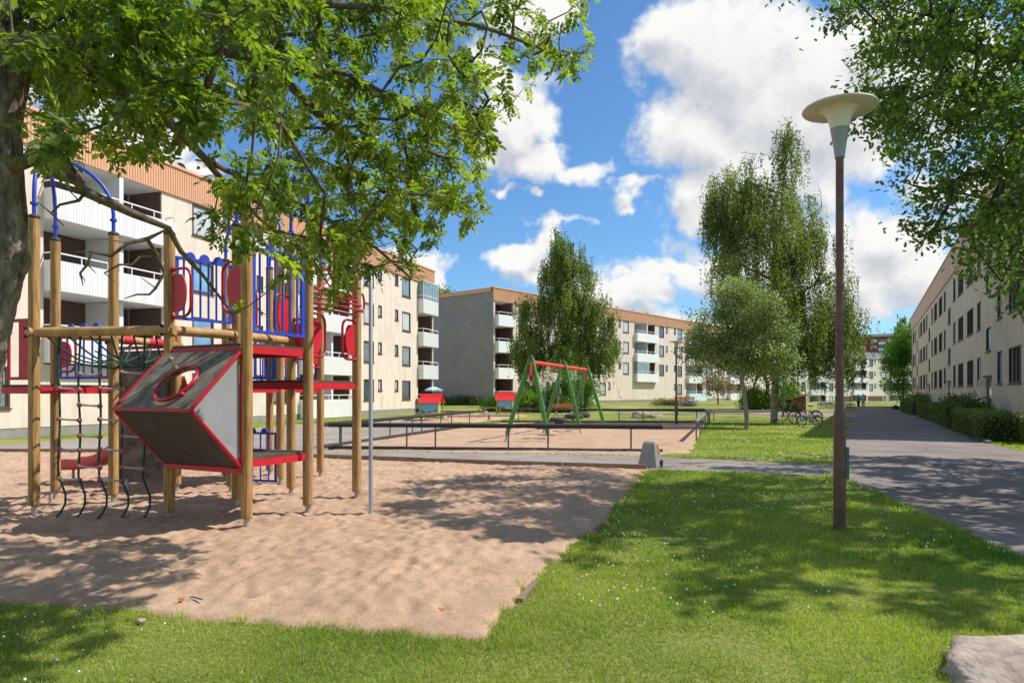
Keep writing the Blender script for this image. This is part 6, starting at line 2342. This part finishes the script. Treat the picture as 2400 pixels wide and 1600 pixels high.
spring_toy('white spring rider on a red coil between the two playhouses', tuple(gp(1146, 985)), 'bench_white', 2.6)
spring_toy('bright blue spring rider left of the brown bench', tuple(gp(1272, 968)), 'toy_bright_blue', .4)
q = gp(1150, 972)
table = thing('play_table', 'low pale sand table between the playhouses', 'table', q)
t = MB(); t.box(-.5, .5, -.3, .3, .50, .54); t.build('table_top', MAT['toy_wood'], table)
for sx in (-1, 1):
    for sy in (-1, 1):
        t = MB(); t.box(sx * .42 - .03, sx * .42 + .03, sy * .24 - .03, sy * .24 + .03, 0, .50); t.build('leg', MAT['toy_wood'], table)
for lab, a, b in (('round log lying before the red roofed playhouse with slide', (997, 983), (1042, 983)), ('long round log edging the sand between the playhouses', (1050, 981), (1140, 979)), ('round log at the right end of the toddler sand', (1145, 979), (1196, 978))):
    p0, p1 = gp(*a) + Z * .1, gp(*b) + Z * .1
    tag(MB().tube([p0, p0.lerp(p1, .5), p1], .13, 12).solo('log', MAT['edging_wood'], p0), lab, 'log')


def grill():
    p = gp(978, 966)
    root = thing('barbecue_grill', 'dark kettle barbecue on a trolley beside the left house', 'barbecue', p)
    t = MB(); t.lathe([(.001, .74), (.30, .76), (.36, .84), (.36, .90), (.30, 1.06), (.15, 1.14), (.001, 1.16)], 16, (0, 0, 0)); t.build('kettle', MAT['grill_cover'], root)
    for sx in (-1, 1):
        for sy in (-1, 1):
            t = MB(); t.bar((sx * .4, sy * .25, 0), (sx * .34, sy * .22, .78), .045, .045); t.build('leg', MAT['grill_dark'], root)
    t = MB(); t.box(-.45, .45, -.28, .28, .24, .27); t.build('shelf', MAT['grill_dark'], root)
    t = MB(); t.box(-.85, -.42, -.2, .2, .05, .42); t.build('side_box', MAT['grill_cover'], root)


grill()


def parasol(label, p, h, R, m, folded=False):
    root = thing('parasol', label, 'parasol', p)
    t = MB(); t.tube([(0, 0, -.02), (0, 0, h)], .02, 8); t.build('pole', MAT['rail_white'], root)
    t = MB()
    n = 8
    if folded:
        t.lathe([(.02, h), (.07, h - .25), (.12, h - .7), (.16, h - .85), (.03, h - .9)], 8, (0, 0, 0))
    else:
        vs = [(0, 0, h)]
        for r, z in ((R * .5, h - .10), (R, h - .30), (R * 1.0, h - .42)):
            vs += [(r * math.cos(2 * math.pi * k / n), r * math.sin(2 * math.pi * k / n), z) for k in range(n)]
        fs = [(0, 1 + k, 1 + (k + 1) % n) for k in range(n)]
        for i in range(2):
            fs += [(1 + i * n + k, 1 + i * n + (k + 1) % n, 1 + (i + 1) * n + (k + 1) % n, 1 + (i + 1) * n + k) for k in range(n)]
        t.add(vs, fs)
    t.build('canopy', MAT[m], root)


q = at(1010, 957, 58.5)
parasol('open pale blue and white parasol behind the playhouse', (q.x + .2, q.y, 0), 2.15, .85, 'parasol_pale')
fr = FR[house_a]
q = fr @ Vector((-26.9, -.1, SF + ST + .005))
parasol('folded pink parasol on a first floor balcony of the left house', (q.x, q.y, q.z), 1.75, .8, 'parasol_pink', True)
q = FR[house_d] @ Vector((.8, -.1, SF + 3 * ST + .005))
parasol('tiny folded pink parasol on a top balcony of the far house', (q.x, q.y, q.z), 1.7, .8, 'parasol_pink', True)


# ------------------------------------------------------------------ shed
def shed():
    p = gp(1870, 966)
    root = thing('plank_shed', 'low brown plank shed with a sloping roof behind the bicycles', 'shed', p, .08)
    W, D = 1.55, 1.6
    for k in range(12):
        x = -W / 2 + k * W / 12
        t = MB(); hh = 1.08 + .42 * (k + .5) / 12
        t.box(x + .004, x + W / 12 - .004, -.012 if k % 2 else .006, .02, -.05, hh); t.build('plank', MAT['shed_wood'], root)
    for k in range(10):
        y = .03 + k * D / 10
        for x, hh in ((-W / 2, 1.06), (W / 2 - .02, 1.48)):
            t = MB(); t.box(x, x + .02, y + .004, y + D / 10 - .004, -.05, hh); t.build('plank', MAT['shed_wood'], root)
    t = MB(); t.prism([(-W / 2 - .12, -.12, 1.08), (W / 2 + .12, -.12, 1.56), (W / 2 + .12, -.12, 1.63), (-W / 2 - .12, -.12, 1.15)], (0, D + .3, 0)); t.build('roof', MAT['shed_roof'], root)
    t = MB(); t.box(-W / 2, W / 2, D + .03, D + .05, -.05, 1.05); t.build('back_wall', MAT['shed_wood'], root)


shed()


# ------------------------------------------------------------------ bicycles
def bicycle(label, p, ang, m, k=1.0, basket=False, group=None, detail=True, lean=.08):
    root = thing('bicycle', label, 'bicycle', p, ang, group)
    root.rotation_euler = (lean, 0, ang)
    FR[root] = Matrix.Translation(Vector(p)) @ root.rotation_euler.to_matrix().to_4x4()
    R = .335 * k
    wb = 1.05 * k
    ns = 18 if detail else 12
    for x in (0, wb):
        t = MB(); torus(t, (x, 0, R), R - .018, .018, 'y', 24, 6); w = t.build('wheel', MAT['rubber_black'], root)
        t = MB(); torus(t, (x, 0, R), R - .045, .011, 'y', 24, 5); t.build('rim', MAT['bike_pale'], w)
        t = MB()
        for i in range(ns):
            a = 2 * math.pi * i / ns
            t.tube([(x, .02 if i % 2 else -.02, R), (x + (R - .045) * math.cos(a), 0, R + (R - .045) * math.sin(a))], .0025, 3, cap=False)
        t.tube([(x, -.04, R), (x, .04, R)], .022, 8); t.build('spokes', MAT['bike_pale'], w)
        t = MB(); t.tube([(x + (R + .02) * math.cos(a), 0, R + (R + .02) * math.sin(a)) for a in np.linspace(.35 if x else .6, 2.5 if x else 2.9, 10)], .014, 5); t.build('mudguard', MAT[m], root)
    bb = Vector((.44 * k, 0, .29 * k)); st = Vector((.30 * k, 0, .74 * k)); hd = Vector((.86 * k, 0, .78 * k)); hl = Vector((.89 * k, 0, .62 * k))
    t = MB()
    for a, b in ((bb, st), (bb, hl), (st * .9 + bb * .1, hl.lerp(hd, .4)), (Vector((0, .05, R)), bb), (Vector((0, -.05, R)), bb), (Vector((0, .05, R)), st * .85 + bb * .15), (Vector((0, -.05, R)), st * .85 + bb * .15), (hl, hd)):
        t.tube([a, b], .017, 8)
    t.build('frame', MAT[m], root)
    t = MB(); t.tube([hl, hl.lerp(Vector((wb, 0, R)), .35) + Vector((0, .05, 0)), Vector((wb, .05, R))], .013, 6).tube([hl, hl.lerp(Vector((wb, 0, R)), .35) - Vector((0, .05, 0)), Vector((wb, -.05, R))], .013, 6); t.build('fork', MAT[m], root)
    t = MB(); t.tube([hd, hd + Vector((-.03, 0, .2 * k))], .013, 6)
    t.tube([hd + Vector((-.16, .28, .2 * k)), hd + Vector((-.02, .22, .24 * k)), hd + Vector((.04, 0, .21 * k)), hd + Vector((-.02, -.22, .24 * k)), hd + Vector((-.16, -.28, .2 * k))], .012, 6); t.build('handlebar', MAT['bike_pale'], root)
    t = MB(); t.tube([st, st + Vector((-.03, 0, .14 * k))], .013, 6)
    c = st + Vector((-.04, 0, .16 * k))
    t.prism([c + Vector((-.13, -.09, 0)), c + Vector((-.05, -.09, 0)), c + Vector((.14, -.02, 0)), c + Vector((.14, .02, 0)), c + Vector((-.05, .09, 0)), c + Vector((-.13, .09, 0))], (0, 0, .045)); t.build('saddle', MAT['rubber_black'], root)
    t = MB(); torus(t, (bb.x, -.05, bb.z), .085 * k, .008, 'y', 14, 4)
    t.tube([bb + Vector((.1, .09, -.12)), bb + Vector((0, .09, 0)), bb + Vector((0, -.09, 0)), bb + Vector((-.1, -.09, .12))], .009, 5); t.build('crank', MAT['bike_dark'], root)
    t = MB(); t.bar((-.2 * k, 0, R * 2 + .03), (.24 * k, 0, R * 2 + .05), .12, .015); t.tube([(0, .06, R), (-.12 * k, .06, R * 2 + .03)], .006, 4).tube([(0, -.06, R), (-.12 * k, -.06, R * 2 + .03)], .006, 4); t.build('rack', MAT['bike_dark'], root)
    if basket:
        b0 = hd + Vector((.10, 0, -.05))
        t = MB(); t.box(b0.x, b0.x + .28, -.18, .18, b0.z, b0.z + .24); t.build('basket', MAT['bike_dark'], root)
    t = MB(); t.tube([bb + Vector((-.06, .05, 0)), (bb.x - .14, .26, .015)], .009, 5); t.build('kickstand', MAT['bike_pale'], root)
    return root


p = gp(1917, 1000)
bicycle('small blue bicycle in front at the rack by the birch', (p.x, p.y, 0), math.pi + .12, 'bike_blue', .78)
p = gp(1921, 995)
bicycle('dark red bicycle with basket behind the small blue one', (p.x + .1, p.y + .6, 0), math.pi - .1, 'bike_red', 1.02, True)
p = gp(1905, 990)
bicycle('black bicycle hidden behind the dark red one at the rack', (p.x - .1, p.y + 1.3, 0), math.pi - .05, 'bike_dark', 1.0)
p = gp(1857, 992)
rk = thing('bike_rack', 'low grey metal bike rack at the left of the parked bicycles', 'bike rack', p)
for k in range(3):
    t = MB(); t.tube([(.0, k * .7, 0), (.0, k * .7, .42), (.04, k * .7 + .05, .46), (.16, k * .7 + .05, .46), (.2, k * .7, .42), (.2, k * .7, 0)], .014, 6); t.build('hoop', MAT['post_steel'], rk)
far = [(1939, 957, 'bike_dark', 'leftmost dark bicycle of the far row left of the lamp post'), (1946, 958, 'bike_pale', 'silver bicycle second in the far row left of the lamp post'), (1953, 957, 'bike_red', 'red bicycle in the far row left of the lamp post'), (1961, 957, 'bike_dark', 'dark bicycle close to the lamp post in the far row'),
       (1985, 958, 'bike_red', 'brown red bicycle in the far row just right of the lamp post'), (1993, 959, 'bike_dark', 'dark bicycle at the right end of the far row'), (1998, 960, 'bike_dark', 'outermost right dark bicycle of the far row nearest the walkers')]
for k, (px, py, m, lab) in enumerate(far):
    p = gp(px, py)
    bicycle(lab, tuple(p), 2.2 + .25 * (k % 3), m, 1.0, group='bicycles in the far row', detail=False)


# ------------------------------------------------------------------ people
def person(label, p, ang, top, legs, hair, skirt=False, k=1.0):
    root = thing('person', label, 'person', p, ang)

    def skin(name, m, verts, edges, radii, parent, sub=1, rootv=0):
        me = bpy.data.meshes.new(name)
        me.from_pydata([tuple(Vector(v) * k) for v in verts], edges, [])
        o = link(name, me, MAT[m], parent)
        md = o.modifiers.new('skin', 'SKIN'); md.use_smooth_shade = True
        for i, sv in enumerate(me.skin_vertices[0].data):
            sv.radius = (radii[i] * k, radii[i] * k)
            sv.use_root = (i == rootv)
        ss = o.modifiers.new('sub', 'SUBSURF'); ss.levels = sub; ss.render_levels = sub
        return o
    V = [(0, 0, .95), (0, 0, 1.15), (0, 0, 1.38), (0, .0, 1.50), (0, -.01, 1.60), (0, -.02, 1.68),
         (-.09, 0, .92), (-.10, -.02, .5), (-.10, .02, .08), (-.10, -.13, .04), (.09, 0, .92), (.10, .02, .5), (.10, .03, .08), (.10, -.12, .04),
         (-.18, 0, 1.40), (-.23, .02, 1.13), (-.17, -.16, 1.02), (.18, 0, 1.40), (.23, .02, 1.13), (.17, -.16, 1.02)]
    E_ = [(0, 1), (1, 2), (2, 3), (3, 4), (4, 5), (0, 6), (6, 7), (7, 8), (8, 9), (0, 10), (10, 11), (11, 12), (12, 13), (2, 14), (14, 15), (15, 16), (2, 17), (17, 18), (18, 19)]
    Rr = [.13, .12, .13, .05, .085, .08, .085, .058, .04, .035, .085, .058, .04, .035, .055, .042, .032, .055, .042, .032]
    for s, w in ((-1, 16), (1, 19)):
        wx, wy, wz = V[w]
        pi = len(V); V.append((wx - s * .015, wy - .08, wz - .01)); Rr.append(.028); E_.append((w, pi))
        for j, (dx, ln) in enumerate(((-.028, .075), (-.010, .085), (.010, .08), (.028, .065))):
            a = len(V); V.append((wx - s * .015 + dx, wy - .08 - ln * .6, wz - .015)); Rr.append(.009); E_.append((pi, a))
            b = len(V); V.append((wx - s * .015 + dx, wy - .08 - ln, wz - .035)); Rr.append(.008); E_.append((a, b))
        a = len(V); V.append((wx - s * .055, wy - .09, wz + .005)); Rr.append(.010); E_.append((pi, a))
    skin('body', 'skin', V, E_, Rr, root)
    skin('shirt', top, [V[0], V[1], V[2], (0, 0, 1.44), V[14], (-.225, .015, 1.2), V[17], (.225, .015, 1.2)], [(0, 1), (1, 2), (2, 3), (2, 4), (4, 5), (2, 6), (6, 7)], [.15, .145, .15, .085, .075, .065, .075, .065], root)
    skin('trousers', legs, [V[0], V[6], V[7], (-.10, .01, .22), V[10], V[11], (.10, .03, .22)], [(0, 1), (1, 2), (2, 3), (0, 4), (4, 5), (5, 6)], [.14, .10, .078, .07, .10, .078, .07], root)
    t = MB(); t.sphere(Vector((0, .015, 1.665)) * k, .105 * k, 12, 8, 1.1); t.build('hair', MAT[hair], root)
    for s in (-1, 1):
        t = MB(); t.sphere(Vector((s * .10, -.06, .045)) * k, .06 * k, 8, 6, .7); t.build('shoe', MAT['shoe_white'], root)


p = gp(2012, 958)
person('walker in a teal top and dark trousers on the far path', tuple(p), .2, 'cloth_teal', 'cloth_black', 'hair_pale')
p = gp(2023, 958)
person('walker in a pale shirt and grey trousers beside the one in teal', tuple(p), -.3, 'cloth_lightblue', 'cloth_grey', 'hair_pale', k=1.02)
q = gp(2099, 959)
mb = MB()
mb.lathe([(.001, .0), (.34, .02), (.42, .14), (.38, .32), (.22, .44), (.10, .46), (.07, .52), (.001, .52)], 14, q, Matrix.Scale(1.0, 4))
mb.tube([q + Vector((-.1, 0, .46)), q + Vector((-.12, -.05, .6)), q + Vector((.12, -.05, .6)), q + Vector((.1, 0, .46))], .02, 6)
tag(mb.solo('bag', MAT['bag_dark'], q), 'dark bag lying at the hedge end of the far path', 'bag')
